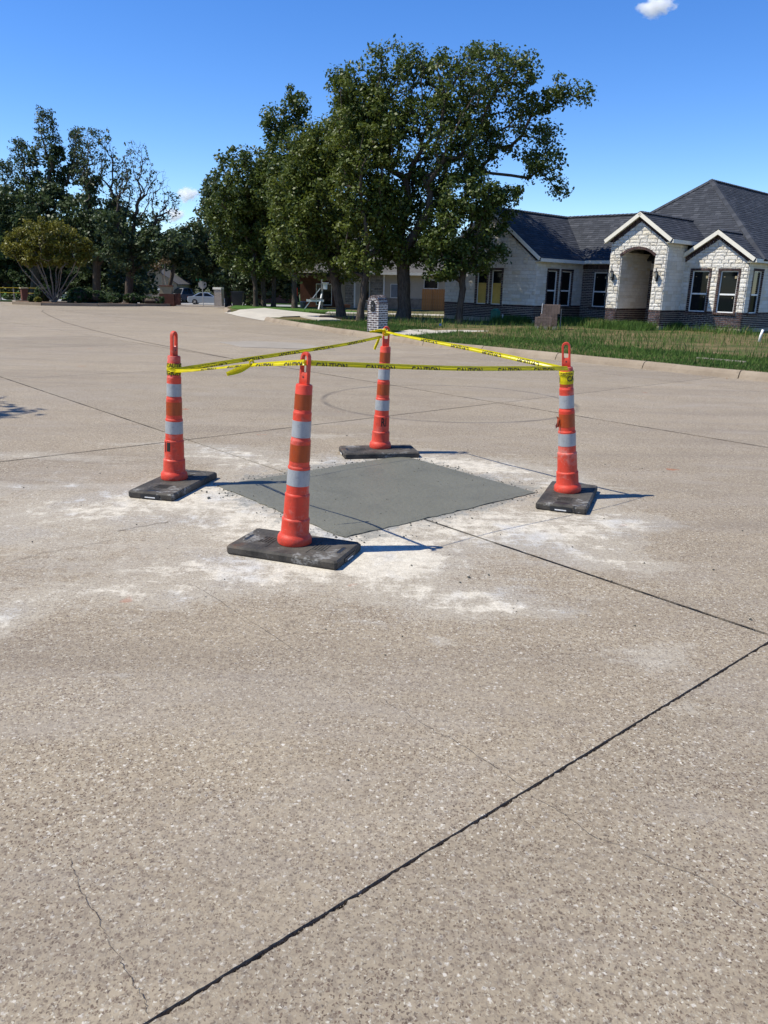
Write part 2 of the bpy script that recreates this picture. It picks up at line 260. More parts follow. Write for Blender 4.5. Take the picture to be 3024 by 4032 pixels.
simple('tail_light',(.5,.02,.015),.3,.5); simple('sign_green',(.01,.20,.12),.5); simple('sign_grey',(.40,.41,.42),.5,.4,.03,metal=.3); simple('leaf_litter',(.20,.11,.05),.9,.1,.3,30,rv=.3)
simple('clod',(.085,.083,.070),.9,.1,.3,20,rv=.35); simple('pale_panel',(.34,.28,.17),.8); simple('shutter_grey',(.20,.23,.27),.7)
simple('grey_roof',(.10,.095,.09),.9,.2,.2,3); simple('beige_wall',(.42,.34,.25),.9,.2,.05)
def m_cloud():
    m=bpy.data.materials.new('cloud_vapour'); m.use_nodes=True; t=m.node_tree; t.nodes.clear()
    o=t.nodes.new('ShaderNodeOutputMaterial'); v=t.nodes.new('ShaderNodeVolumePrincipled'); v.inputs['Color'].default_value=(1,1,1,1); v.inputs['Anisotropy'].default_value=0.2
    tc=t.nodes.new('ShaderNodeTexCoord'); n=t.nodes.new('ShaderNodeTexNoise'); n.inputs['Scale'].default_value=1.7; n.inputs['Detail'].default_value=5; n.inputs['Roughness'].default_value=.62
    ln=t.nodes.new('ShaderNodeVectorMath'); ln.operation='LENGTH'; t.links.new(tc.outputs['Object'],n.inputs['Vector']); t.links.new(tc.outputs['Object'],ln.inputs[0])
    a=t.nodes.new('ShaderNodeMath'); a.operation='MULTIPLY_ADD'; t.links.new(ln.outputs['Value'],a.inputs[0]); a.inputs[1].default_value=-.55; t.links.new(n.outputs[0],a.inputs[2])
    b=t.nodes.new('ShaderNodeMath'); b.operation='MULTIPLY_ADD'; b.use_clamp=True; t.links.new(a.outputs[0],b.inputs[0]); b.inputs[1].default_value=7; b.inputs[2].default_value=-1.0
    c=t.nodes.new('ShaderNodeMath'); c.operation='MULTIPLY'; t.links.new(b.outputs[0],c.inputs[0]); c.inputs[1].default_value=.10
    t.links.new(c.outputs[0],v.inputs['Density']); t.links.new(v.outputs[0],o.inputs['Volume']); MATS['cloud_vapour']=m
m_cloud()

# ------------------------------------------------------------------ object helpers
def worldloc(o):
    l=Vector((0,0,0))
    while o is not None: l+=o.location; o=o.parent
    return l
def thing(name,label,cat,loc=(0,0,0),group=None):
    o=bpy.data.objects.new(name,None); col.objects.link(o); o.location=loc; o.empty_display_size=.2
    o['label']=label; o['category']=cat
    if group: o['group']=group
    return o
def tag(o,label,cat,group=None):
    o['label']=label; o['category']=cat
    if group: o['group']=group
    return o
def mesh(name,vs,fs,mat,smooth=False,rnd=None):
    me=bpy.data.meshes.new(name); me.from_pydata([tuple(v) for v in vs],[],fs); me.materials.append(MATS[mat])
    if smooth: me.polygons.foreach_set('use_smooth',[True]*len(me.polygons))
    if rnd is not None:
        a=me.attributes.new('rnd','FLOAT','FACE'); a.data.foreach_set('value',np.asarray(rnd,dtype=np.float32))
    return me
def obj(name,vs,fs,mat,parent=None,smooth=False,rnd=None,kind=None,centre=False,local=False):
    """vertices are world coordinates; the parents are never rotated (local=True keeps coordinates of the parent)"""
    base=Vector((0,0,0)) if (parent is None or local) else worldloc(parent)
    vs=[Vector(v)-base for v in vs]; loc=Vector((0,0,0))
    if centre and vs:
        a=Vector([min(v[i] for v in vs) for i in range(3)]); b=Vector([max(v[i] for v in vs) for i in range(3)]); loc=(a+b)/2; vs=[v-loc for v in vs]
    o=bpy.data.objects.new(name,mesh(name,vs,fs,mat,smooth,rnd)); col.objects.link(o); o.location=loc
    if parent is not None: o.parent=parent
    if kind: o['kind']=kind
    return o
def split_obj(name,vs,fs,mat,parent,local=False):
    par=list(range(len(vs)))
    def find(a):
        while par[a]!=a: par[a]=par[par[a]]; a=par[a]
        return a
    for f in fs:
        for i in f[1:]: par[find(i)]=find(f[0])
    gr={}
    for f in fs: gr.setdefault(find(f[0]),[]).append(f)
    for g in gr.values():
        ids=sorted({i for f in g for i in f}); mp={v:k for k,v in enumerate(ids)}
        obj(name,[vs[i] for i in ids],[tuple(mp[i] for i in f) for f in g],mat,parent,local=local)
class MB:
    def __init__(s): s.v=[]; s.f=[]; s.r=[]
    def add(s,vs,fs,r=None):
        k=len(s.v); s.v+= [Vector(v) for v in vs]; s.f+=[tuple(i+k for i in f) for f in fs]; s.r+=[r if r is not None else 0.]*len(fs)
    def box(s,c,d,rz=0.,r=None,M=None):
        x,y,z=[t/2 for t in d]; vs=[Vector((a*x,b*y,e*z)) for a in(-1,1) for b in(-1,1) for e in(-1,1)]
        m=M if M is not None else Matrix.Rotation(rz,3,'Z'); c=Vector(c)
        s.add([c+m@v for v in vs],[(0,1,3,2),(4,6,7,5),(0,4,5,1),(2,3,7,6),(0,2,6,4),(1,5,7,3)],r)
    def bar(s,a,b,w,h=None,r=None):
        a=Vector(a); b=Vector(b); h=h or w; d=(b-a); L=d.length; z=d.normalized(); x=z.cross(Vector((0,0,1)))
        if x.length<1e-3: x=Vector((1,0,0))
        x.normalize(); y=z.cross(x); M=Matrix((x,y,z)).transposed(); s.box((a+b)/2,(w,h,L),M=M,r=r)
    def tube(s,pts,rad,n=8,cap=True):
        pts=[Vector(p) for p in pts]; k0=len(s.v); prev=None
        rads=rad if isinstance(rad,(list,tuple)) else [rad]*len(pts)
        for i,p in enumerate(pts):
            d=(pts[min(i+1,len(pts)-1)]-pts[max(i-1,0)]).normalized()
            x=(Vector((1,0,0)) if abs(d.z)>.9 else Vector((0,0,1))).cross(d) if prev is None else prev-d*prev.dot(d)
            x.normalize(); prev=x; y=d.cross(x)
            for j in range(n):
                t=2*math.pi*j/n; s.v.append(p+x*math.cos(t)*rads[i]+y*math.sin(t)*rads[i])
        for i in range(len(pts)-1):
            for j in range(n):
                a=k0+i*n+j; b=k0+i*n+(j+1)%n; s.f.append((a,b,b+n,a+n)); s.r.append(0.)
        if cap:
            s.f.append(tuple(k0+j for j in range(n))[::-1]); s.f.append(tuple(k0+(len(pts)-1)*n+j for j in range(n))); s.r+= [0.,0.]
    def lathe(s,prof,n=32,c=(0,0,0),cap=True):
        k0=len(s.v); c=Vector(c)
        for r_,z in prof:
            for j in range(n):
                t=2*math.pi*j/n; s.v.append(c+Vector((r_*math.cos(t),r_*math.sin(t),z)))
        for i in range(len(prof)-1):
            for j in range(n):
                a=k0+i*n+j; b=k0+i*n+(j+1)%n; s.f.append((a,b,b+n,a+n)); s.r.append(0.)
        if cap: s.f.append(tuple(k0+j for j in range(n))[::-1]); s.f.append(tuple(k0+(len(prof)-1)*n+j for j in range(n))); s.r+= [0.,0.]
    def prism(s,poly,z0,z1,r=None):
        n=len(poly); vs=[(x,y,z0) for x,y in poly]+[(x,y,z1) for x,y in poly]
        s.add(vs,[tuple(range(n))[::-1],tuple(range(n,2*n))]+[(i,(i+1)%n,n+(i+1)%n,n+i) for i in range(n)],r)
    def build(s,name,mat,parent=None,**k): return obj(name,s.v,s.f,mat,parent,rnd=s.r if any(s.r) else None,**k)

# ---- convex polygon clipping
def area(p): return .5*sum(p[i][0]*p[(i+1)%len(p)][1]-p[(i+1)%len(p)][0]*p[i][1] for i in range(len(p)))
def ccw(p): return p if area(p)>0 else p[::-1]
def half(p,a,b,keep=1):
    out=[]; f=lambda q:keep*((b[0]-a[0])*(q[1]-a[1])-(b[1]-a[1])*(q[0]-a[0]))
    for i in range(len(p)):
        q,r_=p[i],p[(i+1)%len(p)]; fq,fr=f(q),f(r_)
        if fq>=0: out.append(q)
        if (fq>0 and fr<0) or (fq<0 and fr>0):
            t=fq/(fq-fr); out.append((q[0]+(r_[0]-q[0])*t,q[1]+(r_[1]-q[1])*t))
    return out
def inter(p,c):
    c=ccw(c)
    for i in range(len(c)):
        p=half(p,c[i],c[(i+1)%len(c)])
        if len(p)<3: return []
    return p
def subtract(p,c):
    c=ccw(c); out=[]; rem=p
    for i in range(len(c)):
        o_=half(rem,c[i],c[(i+1)%len(c)],-1)
        if len(o_)>=3 and abs(area(o_))>2e-4: out.append(o_)
        rem=half(rem,c[i],c[(i+1)%len(c)])
        if len(rem)<3 or abs(area(rem))<1e-5: break
    return out
def tiles(regions,holes,h,lens,gap,half_bond=False,rng=random,hvar=0.,smin=None,smax=None,tmin=None,tmax=None,phase=0.):
    """courses of pieces over the union of convex regions minus convex holes -> list of [convex polygons]"""
    regions=[ccw(r) for r in regions]; holes=[ccw(q) for q in holes]
    S0=min(q[0] for r in regions for q in r) if smin is None else smin; S1=max(q[0] for r in regions for q in r) if smax is None else smax
    T0=min(q[1] for r in regions for q in r) if tmin is None else tmin; T1=max(q[1] for r in regions for q in r) if tmax is None else tmax
    out=[]; t=T0; k=0
    while t<T1-1e-4:
        hh=h*(1+(rng.random()-.5)*2*hvar); s_=S0-(lens[0]*.5 if (half_bond and k%2) else (0 if half_bond else rng.random()*lens[0]))-phase
        while s_<S1:
            L=lens[0]+(lens[1]-lens[0])*rng.random()
            rect=[(s_+gap/2,t+gap/2),(s_+L-gap/2,t+gap/2),(s_+L-gap/2,t+hh-gap/2),(s_+gap/2,t+hh-gap/2)]
            if rect[1][0]>S0 and rect[0][0]<S1:
                ps=[]
                for rg in regions:
                    q=inter(rect,rg)
                    if len(q)>=3: ps.append(q)
                for ho in holes:
                    np_=[]
                    for q in ps:
                        if min(a[0] for a in q)>=max(a[0] for a in ho) or max(a[0] for a in q)<=min(a[0] for a in ho) or min(a[1] for a in q)>=max(a[1] for a in ho) or max(a[1] for a in q)<=min(a[1] for a in ho): np_.append(q)
                        else: np_+=subtract(q,ho)
                    ps=np_
                ps=[q for q in ps if abs(area(q))>2e-4]
                if ps: out.append(ps)
            s_+=L
        t+=hh; k+=1
    return out
class Frame:
    def __init__(s,o,sx,ty): s.o=Vector(o); s.s=Vector(sx).normalized(); s.t=Vector(ty).normalized(); s.n=s.s.cross(s.t).normalized(); s.M=Matrix((s.s,s.t,s.n)).transposed(); s.q=s.M.to_euler()
    def P(s,a,b,c=0): return s.o+s.s*a+s.t*b+s.n*c
class Pieces:
    """collects single pieces (bricks, stones, shingles); the nearest 300 become objects, the rest one joined part"""
    def __init__(s,name,mat,parent,limit=300): s.name=name; s.mat=mat; s.parent=parent; s.limit=limit; s.items=[]; s.cache={}
    def add(s,F,polys,d0,d1,relief=0.,tilt=0.):
        pts=[q for p in polys for q in p]; cs=(min(q[0] for q in pts)+max(q[0] for q in pts))/2; ct=(min(q[1] for q in pts)+max(q[1] for q in pts))/2
        s.items.append((F,[[(round(a-cs,4),round(b-ct,4)) for a,b in p] for p in polys],cs,ct,d0,d1,relief,tilt))
    def geo(s,it):
        F,polys,cs,ct,d0,d1,rel,tilt=it; vs=[];fs=[]
        for p in polys:
            n=len(p); k=len(vs); ins=min(.012,.1*math.sqrt(abs(area(p)))) if rel else 0
            mx=sum(a for a,_ in p)/n; my=sum(b for _,b in p)/n
            for a,b in p: vs.append((a,b,d0))
            hh=max(b for _,b in p)
            for a,b in p:
                f=1-ins/max(.02,math.hypot(a-mx,b-my)); z=d1-(rel*random.random()*.7 if rel else 0)
                if tilt: z=d0+.002+(d1-d0)*(hh-b)/max(.01,2*hh)
                vs.append((mx+(a-mx)*f,my+(b-my)*f,z))
            for i in range(n): fs.append((k+i,k+(i+1)%n,k+n+(i+1)%n,k+n+i))
            if rel:
                vs.append((mx+(random.random()-.5)*.03,my+(random.random()-.5)*.02,d1+rel*random.random()*.6)); 
                for i in range(n): fs.append((k+n+i,k+n+(i+1)%n,k+2*n))
            else: fs.append(tuple(k+n+i for i in range(n)))
        return vs,fs
    def flush(s):
        E=EYE; s.items.sort(key=lambda it:(it[0].P(it[2],it[3])-E).length-min(.0,0)); base=worldloc(s.parent)
        for it in s.items[:s.limit]:
            F,polys,cs,ct,d0,d1,rel,tilt=it; key=None if rel else (str(polys),round(d0,4),round(d1,4),tilt)
            me=s.cache.get(key) if key else None
            if me is None:
                vs,fs=s.geo(it); me=mesh(s.name,vs,fs,s.mat)
                if key: s.cache[key]=me
            o=bpy.data.objects.new(s.name,me); col.objects.link(o); o.parent=s.parent; o.location=F.P(cs,ct)-base; o.rotation_euler=F.q
        rest=s.items[s.limit:]
        if rest:
            V=[];Fc=[];rn=[]
            for it in rest:
                vs,fs=s.geo(it); k=len(V); F=it[0]; r_=random.random()
                V+=[F.P(it[2]+a,it[3]+b,c) for a,b,c in vs]; Fc+=[tuple(i+k for i in f) for f in fs]; rn+=[r_]*len(fs)
            obj(s.name+'_courses',V,Fc,s.mat,s.parent,rnd=rn,kind='stuff')

# ------------------------------------------------------------------ GROUND, ROAD
def sheet(name,poly,z,mat,thick=.1,kind='structure',parent=None,follow=True):
    """flat polygon cut where the ground bends"""
    mb=MB(); poly=ccw(poly)
    for a,b in ((-1e4,47),(47,100),(100,1e4)):
        q=inter(poly,[(-1e4,a),(1e4,a),(1e4,b),(-1e4,b)])
        if len(q)<3: continue
        n=len(q); vs=[(x,y,z+tz(min(max(y,a),b)) ) for x,y in q]+[(x,y,z-thick+tz(y)) for x,y in q]
        mb.add(vs,[tuple(range(n)),tuple(range(n,2*n))[::-1]]+[(i,n+i,n+(i+1)%n,(i+1)%n) for i in range(n)])
    o=mb.build(name,mat,parent)
    if kind: o['kind']=kind
    return o
sheet('ground',[(-900,-60),(900,-60),(900,1500),(-900,1500)],-.12,'far_ground',.3)
road=obj('road',[(-46,-8,-.020),(22,-8,-.020),(22,47,-.020),(-46,47,-.020),(-46,-8,-.08),(22,-8,-.08),(22,47,-.08),(-46,47,-.08)],[(0,1,2,3),(7,6,5,4),(0,4,5,1),(1,5,6,2),(2,6,7,3),(3,7,4,0)],'joint_dirt'); road['kind']='structure'
ca,sa=math.cos(R(41.15)),math.sin(R(41.15)); cb,sb=math.cos(R(-48.33)),math.sin(R(-48.33))
def gp(a,b): # a = offset of a-lines, b = offset of b-lines
    n1=(-sa,ca); n2=(-sb,cb); det=n1[0]*n2[1]-n1[1]*n2[0]
    return ((a*n2[1]-b*n1[1])/det,(n1[0]*b-n2[0]*a)/det)
AL=[-17,-11,-4.67,1.356,7.386,13.45,19.0,22.5,28.7,34,40,46,52,58,64,70]; BL=[-27,-22,-17,-12,-6.05,-1.15,3.77,8.67,13.6,18.5,23.4,28.3,33,38,43]
PA=gp(7.386,3.77)
def rough_edge(a,b,step,amp):
    L=math.hypot(b[0]-a[0],b[1]-a[1]); n=max(1,int(L/step)); nx,ny=-(b[1]-a[1])/L,(b[0]-a[0])/L
    return [(a[0]+(b[0]-a[0])*i/n+nx*(random.random()-.5)*amp*(1 if i else 0),a[1]+(b[1]-a[1])*i/n+ny*(random.random()-.5)*amp*(1 if i else 0)) for i in range(n)]
hexp=ccw([(-1.363,6.134),(0.17,7.465),(1.242,6.165),(-0.254,4.875)])
from mathutils import noise as mn
def powder_attr(o_):
    loc=o_.location; bm=bmesh.new(); bm.from_mesh(o_.data)
    for ax,lo,hi in ((0,-4.6,3.6),(1,1.6,9.4)):
        x=lo
        while x<=hi:
            co=[0,0,0]; co[ax]=x-loc[ax]; no=[0,0,0]; no[ax]=1
            fs_=[f for f in bm.faces if abs(f.normal.z)>.9 and f.calc_center_median().z-0>-.5 and min((v.co[ax] for v in f.verts))<co[ax]<max((v.co[ax] for v in f.verts))]
            if fs_:
                g=fs_+list({e for f in fs_ for e in f.edges})+list({v for f in fs_ for v in f.verts}); bmesh.ops.bisect_plane(bm,geom=g,plane_co=co,plane_no=no)
            x+=.08
    bm.to_mesh(o_.data); bm.free(); me=o_.data; n=len(me.vertices); co=np.zeros(n*3); me.vertices.foreach_get('co',co); co=co.reshape(-1,3)+np.array(loc)
    val=np.zeros(n)
    wx=np.array([mn.noise_vector(Vector((c[0]*1.6,c[1]*1.6,0)))[:2] if (-5<c[0]<4 and 1<c[1]<10) else (0,0) for c in co])*.22; X=co[:,0]+wx[:,0]; Y=co[:,1]+wx[:,1]
    for (x,y,a_,b_,w_) in [(*t_,.85) for t_ in POWDER]+[(*t_[:4],t_[4]*.74) for t_ in VEIL]:
        val+=w_*np.clip(1-np.hypot((X-x)/(a_*1.35),(Y-y)/(b_*1.35)),0,1)
    at=me.attributes.new('powder','FLOAT','POINT'); at.data.foreach_set('value',val.astype(np.float32))
for i in range(len(AL)-1):
    for j in range(len(BL)-1):
        ga=.020 if AL[i] in(1.356,) else .013
        w0=.0125/2; w1=.0125/2; wb=.0095
        q=[gp(AL[i]+w0,BL[j]+wb),gp(AL[i+1]-w1,BL[j]+wb),gp(AL[i+1]-w1,BL[j+1]-wb),gp(AL[i]+w0,BL[j+1]-wb)]
        q=inter(ccw(q),[(-45.9,-7.9),(21.9,-7.9),(21.9,46.95),(-45.9,46.95)])
        if len(q)<3 or abs(area(q))<.2: continue
        cx_,cy_=sum(p[0] for p in q)/len(q),sum(p[1] for p in q)/len(q)
        if cy_<-4 or cx_>12 and cy_<0: 
            pass
        parts=[q]
        if any(inter(q,hexp)): parts=[x for x in subtract(q,hexp) if abs(area(x))>.02]
        mb=MB()
        for pq in parts:
            near=math.hypot(cx_,cy_)<9
            pts=[]
            for k in range(len(pq)):
                a,b=pq[k],pq[(k+1)%len(pq)]
                on=min(abs((-sa*p[0]+ca*p[1])-x) for p in (a,b) for x in AL)<.02 or len(parts)==1
                pts+= rough_edge(a,b,.016 if near else 1.,.013 if (near and len(parts)==1) else (.003 if near and on else 0))
            n=len(pts); vs=[(x,y,0) for x,y in pts]+[(x,y,-.03) for x,y in pts]
            mb.add(vs,[tuple(range(n))]+[(k,n+k,n+(k+1)%n,(k+1)%n) for k in range(n)])
        so_=obj('slab',mb.v,mb.f,'aggregate_concrete',road,centre=True)
        if cx_>-7.5 and cx_<6.5 and cy_<12.5 and cy_>-2: powder_attr(so_)
# continuation of the road beyond, where the ground falls away
sheet('side_road',[(-46,47),(-9.2,47),(-8.4,52),(-6,60),(-2,100),(-46,100)],-.004,'aggregate_concrete',.1)
sheet('cross_street',[(-150,92),(120,92),(120,108),(-150,108)],.012,'street_concrete',.1)
# cracks and repaired lines in the slabs
def ribbon(name,pts,wd,z,mat,jit=.0,parent=None,sub=8):
    P2=[]
    for i in range(len(pts)-1):
        for k in range(sub):
            t=k/sub; P2.append((pts[i][0]*(1-t)+pts[i+1][0]*t+(random.random()-.5)*jit,pts[i][1]*(1-t)+pts[i+1][1]*t+(random.random()-.5)*jit))
    P2.append(pts[-1]); vs=[];fs=[]
    for i,p in enumerate(P2):
        a=P2[max(i-1,0)];b=P2[min(i+1,len(P2)-1)]; L=math.hypot(b[0]-a[0],b[1]-a[1]) or 1; nx,ny=-(b[1]-a[1])/L,(b[0]-a[0])/L
        ww=wd*(.4+.6*random.random()) if jit else wd
        if i in(0,len(P2)-1): ww*=.3
        vs+=[(p[0]+nx*ww/2,p[1]+ny*ww/2,z),(p[0]-nx*ww/2,p[1]-ny*ww/2,z)]
    fs=[(2*i,2*i+1,2*i+3,2*i+2) for i in range(len(P2)-1)]
    return obj(name,vs,fs,mat,parent)
simple('crack_dark',(.085,.068,.055),.95,.1)
for pts,wd in (([(0.006,2.81),(0.117,2.692),(0.211,2.58),(0.269,2.536),(0.385,2.397),(0.485,2.263)],.0028),([(-0.888,1.871),(-0.808,1.749),(-0.736,1.67),(-0.664,1.568),(-0.592,1.489),(-0.539,1.427),(-0.509,1.38)],.003),([(0.506,2.212),(0.595,2.131),(0.674,2.012),(0.778,1.954),(.93,1.86),(1.02,1.74)],.0028),([(-2.217,4.217),(-2.068,4.428),(-1.832,4.618),(-1.7,4.743)],.005),([(-1.762,4.883),(-1.659,4.992),(-1.482,5.139)],.012),([(-1.073,4.007),(-0.943,3.882),(-0.661,3.542),(-0.373,3.208)],.003)):
    ribbon('crack',pts,wd*.66,.004,'crack_dark',.012 if wd<.01 else .02,road)
simple('joint_sealant',(.022,.019,.017),.9,.15,.4,20)
for a_,b_,w_ in ((gp(7.386,-2.),gp(7.386,8.6),.013),(gp(1.36,3.77),gp(5.3,3.77),.014),(gp(7.386,3.77),gp(14,3.77),.012),(gp(2.,8.67),gp(20,8.67),.016)):
    n_=int(math.hypot(b_[0]-a_[0],b_[1]-a_[1])/.5); ribbon('joint_filler',[(a_[0]+(b_[0]-a_[0])*i/n_,a_[1]+(b_[1]-a_[1])*i/n_) for i in range(n_+1)],w_,.004,'joint_sealant',.003,road,4)
ribbon('gutter_joint',[(-16.4,40.5),(-16.6,38.5),(-16.065,37.0),(-14.144,33.246),(-11.634,28.584),(-9.267,24.837),(-7.574,22.346),(-6.146,20.368),(-3.25,16.7)],.03,.004,'crack_dark',0,road)
o=sheet('repair_patch',[(-4.54,21.2),(-3.68,19.78),(-1.3,19.6),(-2.4,21.6),(-3.72,21.9)],.008,'old_concrete',.01,None,road)
# fresh concrete patch
pg=hexp; ins=[]
def patch():
    N=26; c=[Vector((*p,0)) for p in pg]; vs=[];fs=[]
    for i in range(N+1):
        for j in range(N+1):
            a,b=i/N,j/N; p=(c[0]*(1-a)+c[1]*a)*(1-b)+(c[3]*(1-a)+c[2]*a)*b
            e=min(i,j,N-i,N-j)==0; rr=.026 if (e and (j==0 or i==0)) else (.012 if e else .004)
            p=p+Vector(((random.random()-.5)*rr,(random.random()-.5)*rr,.006 if e else .011+.0012*math.sin(a*9)*math.cos(b*7))); vs.append(p)
    for i in range(N):
        for j in range(N):
            k=i*(N+1)+j; fs.append((k,k+1,k+N+2,k+N+1))
    n=len(vs); ring=[i*(N+1) for i in range(N+1)]+[N*(N+1)+j for j in range(1,N+1)]+[i*(N+1)+N for i in range(N-1,-1,-1)]+[j for j in range(N-1,0,-1)]
    for r_ in ring: v=vs[r_]; vs.append(Vector((v.x,v.y,-.03)))
    for k in range(len(ring)): fs.append((ring[k],ring[(k+1)%len(ring)],n+(k+1)%len(ring),n+k))
    me=obj('concrete_patch',vs,[f[::-1] for f in fs],'wet_concrete',smooth=False); me['kind']='structure'
    bm=bmesh.new(); bm.from_mesh(me.data); bmesh.ops.recalc_face_normals(bm,faces=bm.faces); bm.to_mesh(me.data); bm.free()
patch()
# crumbs of concrete
def crumbs(name,spots,mat,seed):
    rng=random.Random(seed); V=[];F=[];rn=[]
    for (x,y,z,sz) in spots:
        k=len(V); pts=[(1,0,0),(0,1,0),(-1,0,0),(0,-1,0),(0,0,1),(.7,.7,.55),(-.6,.6,.5),(0,0,-.3)]
        a=rng.random()*6.3
        for px,py,pz in pts:
            f=.6+.6*rng.random(); V.append((x+(px*math.cos(a)-py*math.sin(a))*sz*f,y+(px*math.sin(a)+py*math.cos(a))*sz*f,z+pz*sz*f*.75))
        ff=[(0,5,4),(5,1,4),(1,6,4),(6,2,4),(2,3,4),(3,0,4),(0,1,5),(1,2,6),(0,3,7),(3,2,7),(2,1,7),(1,0,7)]; F+=[tuple(i+k for i in f) for f in ff]; rn+=[rng.random()]*len(ff)
    return obj(name,V,F,mat,rnd=rn,kind='stuff')
sp=[]
rng=random.Random(5)
for _ in range(330):
    a,b=rng.random(),rng.random(); p=[(pg[0][i]*(1-a)+pg[1][i]*a)*(1-b)+(pg[3][i]*(1-a)+pg[2][i]*a)*b for i in(0,1)]; sp.append((p[0],p[1],.011,.002+.005*rng.random()**3))
for k in range(4):
    a,b=pg[k],pg[(k+1)%4]; L=math.hypot(b[0]-a[0],b[1]-a[1])
    for _ in range(int(L*95)):
        t=rng.random(); d=rng.expovariate(14); nx,ny=(b[1]-a[1])/L,-(b[0]-a[0])/L
        sp.append((a[0]+(b[0]-a[0])*t+nx*d,a[1]+(b[1]-a[1])*t+ny*d,.003,.002+.008*rng.random()**3))
for _ in range(260):
    r_=.8+2.2*rng.random(); t=rng.random()*6.3; sp.append((-.1+r_*math.cos(t),5.9+r_*math.sin(t)*.9,.002,.002+.007*rng.random()**4))
for p in [(-1.48,2.45,.012),(-.1,2.27,.006),(-1.35,5.75,.018),(-.95,6.35,.016),(.02,3.2,.006),(-2.0,2.9,.006),(-1.9,2.75,.005),(1.9,3.7,.012),(.5,4.2,.012),(.62,4.25,.01),(.44,4.12,.01)]: sp.append((p[0],p[1],p[2]*.3,p[2]))
crumbs('concrete_crumbs',sp,'clod',3)
sp=[]
for _ in range(1100):
    t=rng.random()**1.5; a_=gp(1.356,-1.1); b_=gp(1.356,3.6); sp.append((a_[0]+(b_[0]-a_[0])*t+rng.gauss(0,.003),a_[1]+(b_[1]-a_[1])*t+rng.gauss(0,.003),-.013+.004*rng.random(),.0015+.0035*rng.random()**2))
simple('joint_grit',(.17,.14,.105),.9,.1,.4,40,rv=.5)
crumbs('joint_gravel',sp,'joint_grit',4)
# curb
def offs(pts,d):
    out=[]
    for i,p in enumerate(pts):
        a=pts[max(i-1,0)];b=pts[min(i+1,len(pts)-1)]; L=math.hypot(b[0]-a[0],b[1]-a[1]); nx,ny=(b[1]-a[1])/L,-(b[0]-a[0])/L
        out.append((p[0]+nx*d,p[1]+ny*d))
    return out
def resample(pts,step):
    out=[pts[0]]; acc=0
    for i in range(len(pts)-1):
        a,b=pts[i],pts[i+1]; L=math.hypot(b[0]-a[0],b[1]-a[1]); n=max(1,round(L/step))
        out+=[(a[0]+(b[0]-a[0])*k/n,a[1]+(b[1]-a[1])*k/n) for k in range(1,n+1)]
    return out
def curb(name,pts,label_parent=None,side=1,seglen=3,hgt_=.15,flare=None):
    root=MB(); 
    o_=bpy.data.objects.new(name,None); col.objects.link(o_); o_['kind']='structure'; o_.location=(pts[0][0],pts[0][1],0)
    P2=resample(pts,.75); i=0
    prof=[(-.02,-.03),(0,.004),(.03,.075),(.065,.125),(.11,hgt_),(.2,hgt_),(.2,-.1)]
    O_=[offs(P2,side*d) for d,_ in prof]
    while i<len(P2)-1:
        j=min(i+seglen,len(P2)-1); mb=MB(); K=range(i,j+1); vs=[]
        for m_ in K:
            for q,(d,z) in enumerate(prof):
                x,y=O_[q][m_]
                if m_ in(i,j):
                    mm=i+1 if m_==i else j-1; x+=(O_[q][mm][0]-x)*.012; y+=(O_[q][mm][1]-y)*.012
                zz=z+tz(y)+ (random.random()-.5)*.008*(z>.05)
                if flare: zz=min(zz,.02+tz(y)) if flare[0]<m_<flare[1] else zz
                vs.append((x,y,zz))
        n=len(prof); fs=[]
        for a in range(len(K)-1):
            for q in range(n-1): fs.append((a*n+q,(a+1)*n+q,(a+1)*n+q+1,a*n+q+1)[::side])
        fs.append(tuple(range(n))[::-side]); fs.append(tuple((len(K)-1)*n+q for q in range(n))[::side])
        obj('curb_section',vs,fs,'kerb_concrete',o_,centre=True); i=j
    return o_
curb('curb',CURB[:15]); 
curb('curb',CURB[16:])
# lawn behind the curb: sheet rising a little towards the house
def lawn_z(x,y,d): return .135+tz(y)+.055*min(1,d/9)
LP=resample(offs(CURB,.18),1.0)
vs=[];fs=[];D=[0,.6,1.3,2.2,3.4,5,7,9,12,16,24,40]
for i,p in enumerate(LP):
    for d in D:
        x,y=p[0]+.80*d,p[1]+.60*d; z_=lawn_z(x,y,d)+(math.sin(x*2.1)*math.cos(y*1.7)*.012 if d>.5 else 0)
        if 33.6<p[1]<39.9 and d<6: z_=-.09
        vs.append((x,y,z_))
n=len(D)
for i in range(len(LP)-1):
    for k in range(n-1): fs.append((i*n+k,i*n+k+1,(i+1)*n+k+1,(i+1)*n+k))
o=obj('lawn',vs,fs,'lawn_soil'); o['kind']='structure'
o=obj('front_verge',[(p[0],p[1],.13) for p in LP[:1]]+[(40,-5,.13),(16.6,-5,.13)],[(0,2,1)],'lawn_soil'); o['kind']='structure'
# driveway, sidewalk and path to the house
DR='new_concrete'
drv=obj('driveway',[(-5.2,33.15,.012),(-6.1,35.0,.012),(-7.0,36.95,.012),(-8.25,40.2,.012),(-4.45,33.7,.175),(-5.3,35.5,.175),(-6.2,37.4,.175),(-7.5,40.6,.175),(-2.6,35.6,.215),(-3.6,37.2,.215),(-4.6,38.8,.215),(-6.6,42.5,.215)],[(i,i+4,i+5,i+1) for i in(0,1,2)]+[(i,i+4,i+5,i+1) for i in(4,5,6)],DR); drv['kind']='structure'
for k in range(9):
    a=-7.4+k*2.2; 
    sheet('sidewalk',[(a,39.6+.0*k),(a+2.17,39.6),(a+2.17,37.9),(a,37.9)],.212+.002*(k%2),DR,.15) if k>1 else None
sheet('footpath',[(-4.0,34.9),(-2.9,34.9),(-1.9,31.6),(-2.7,31.2)],.20,DR,.15)
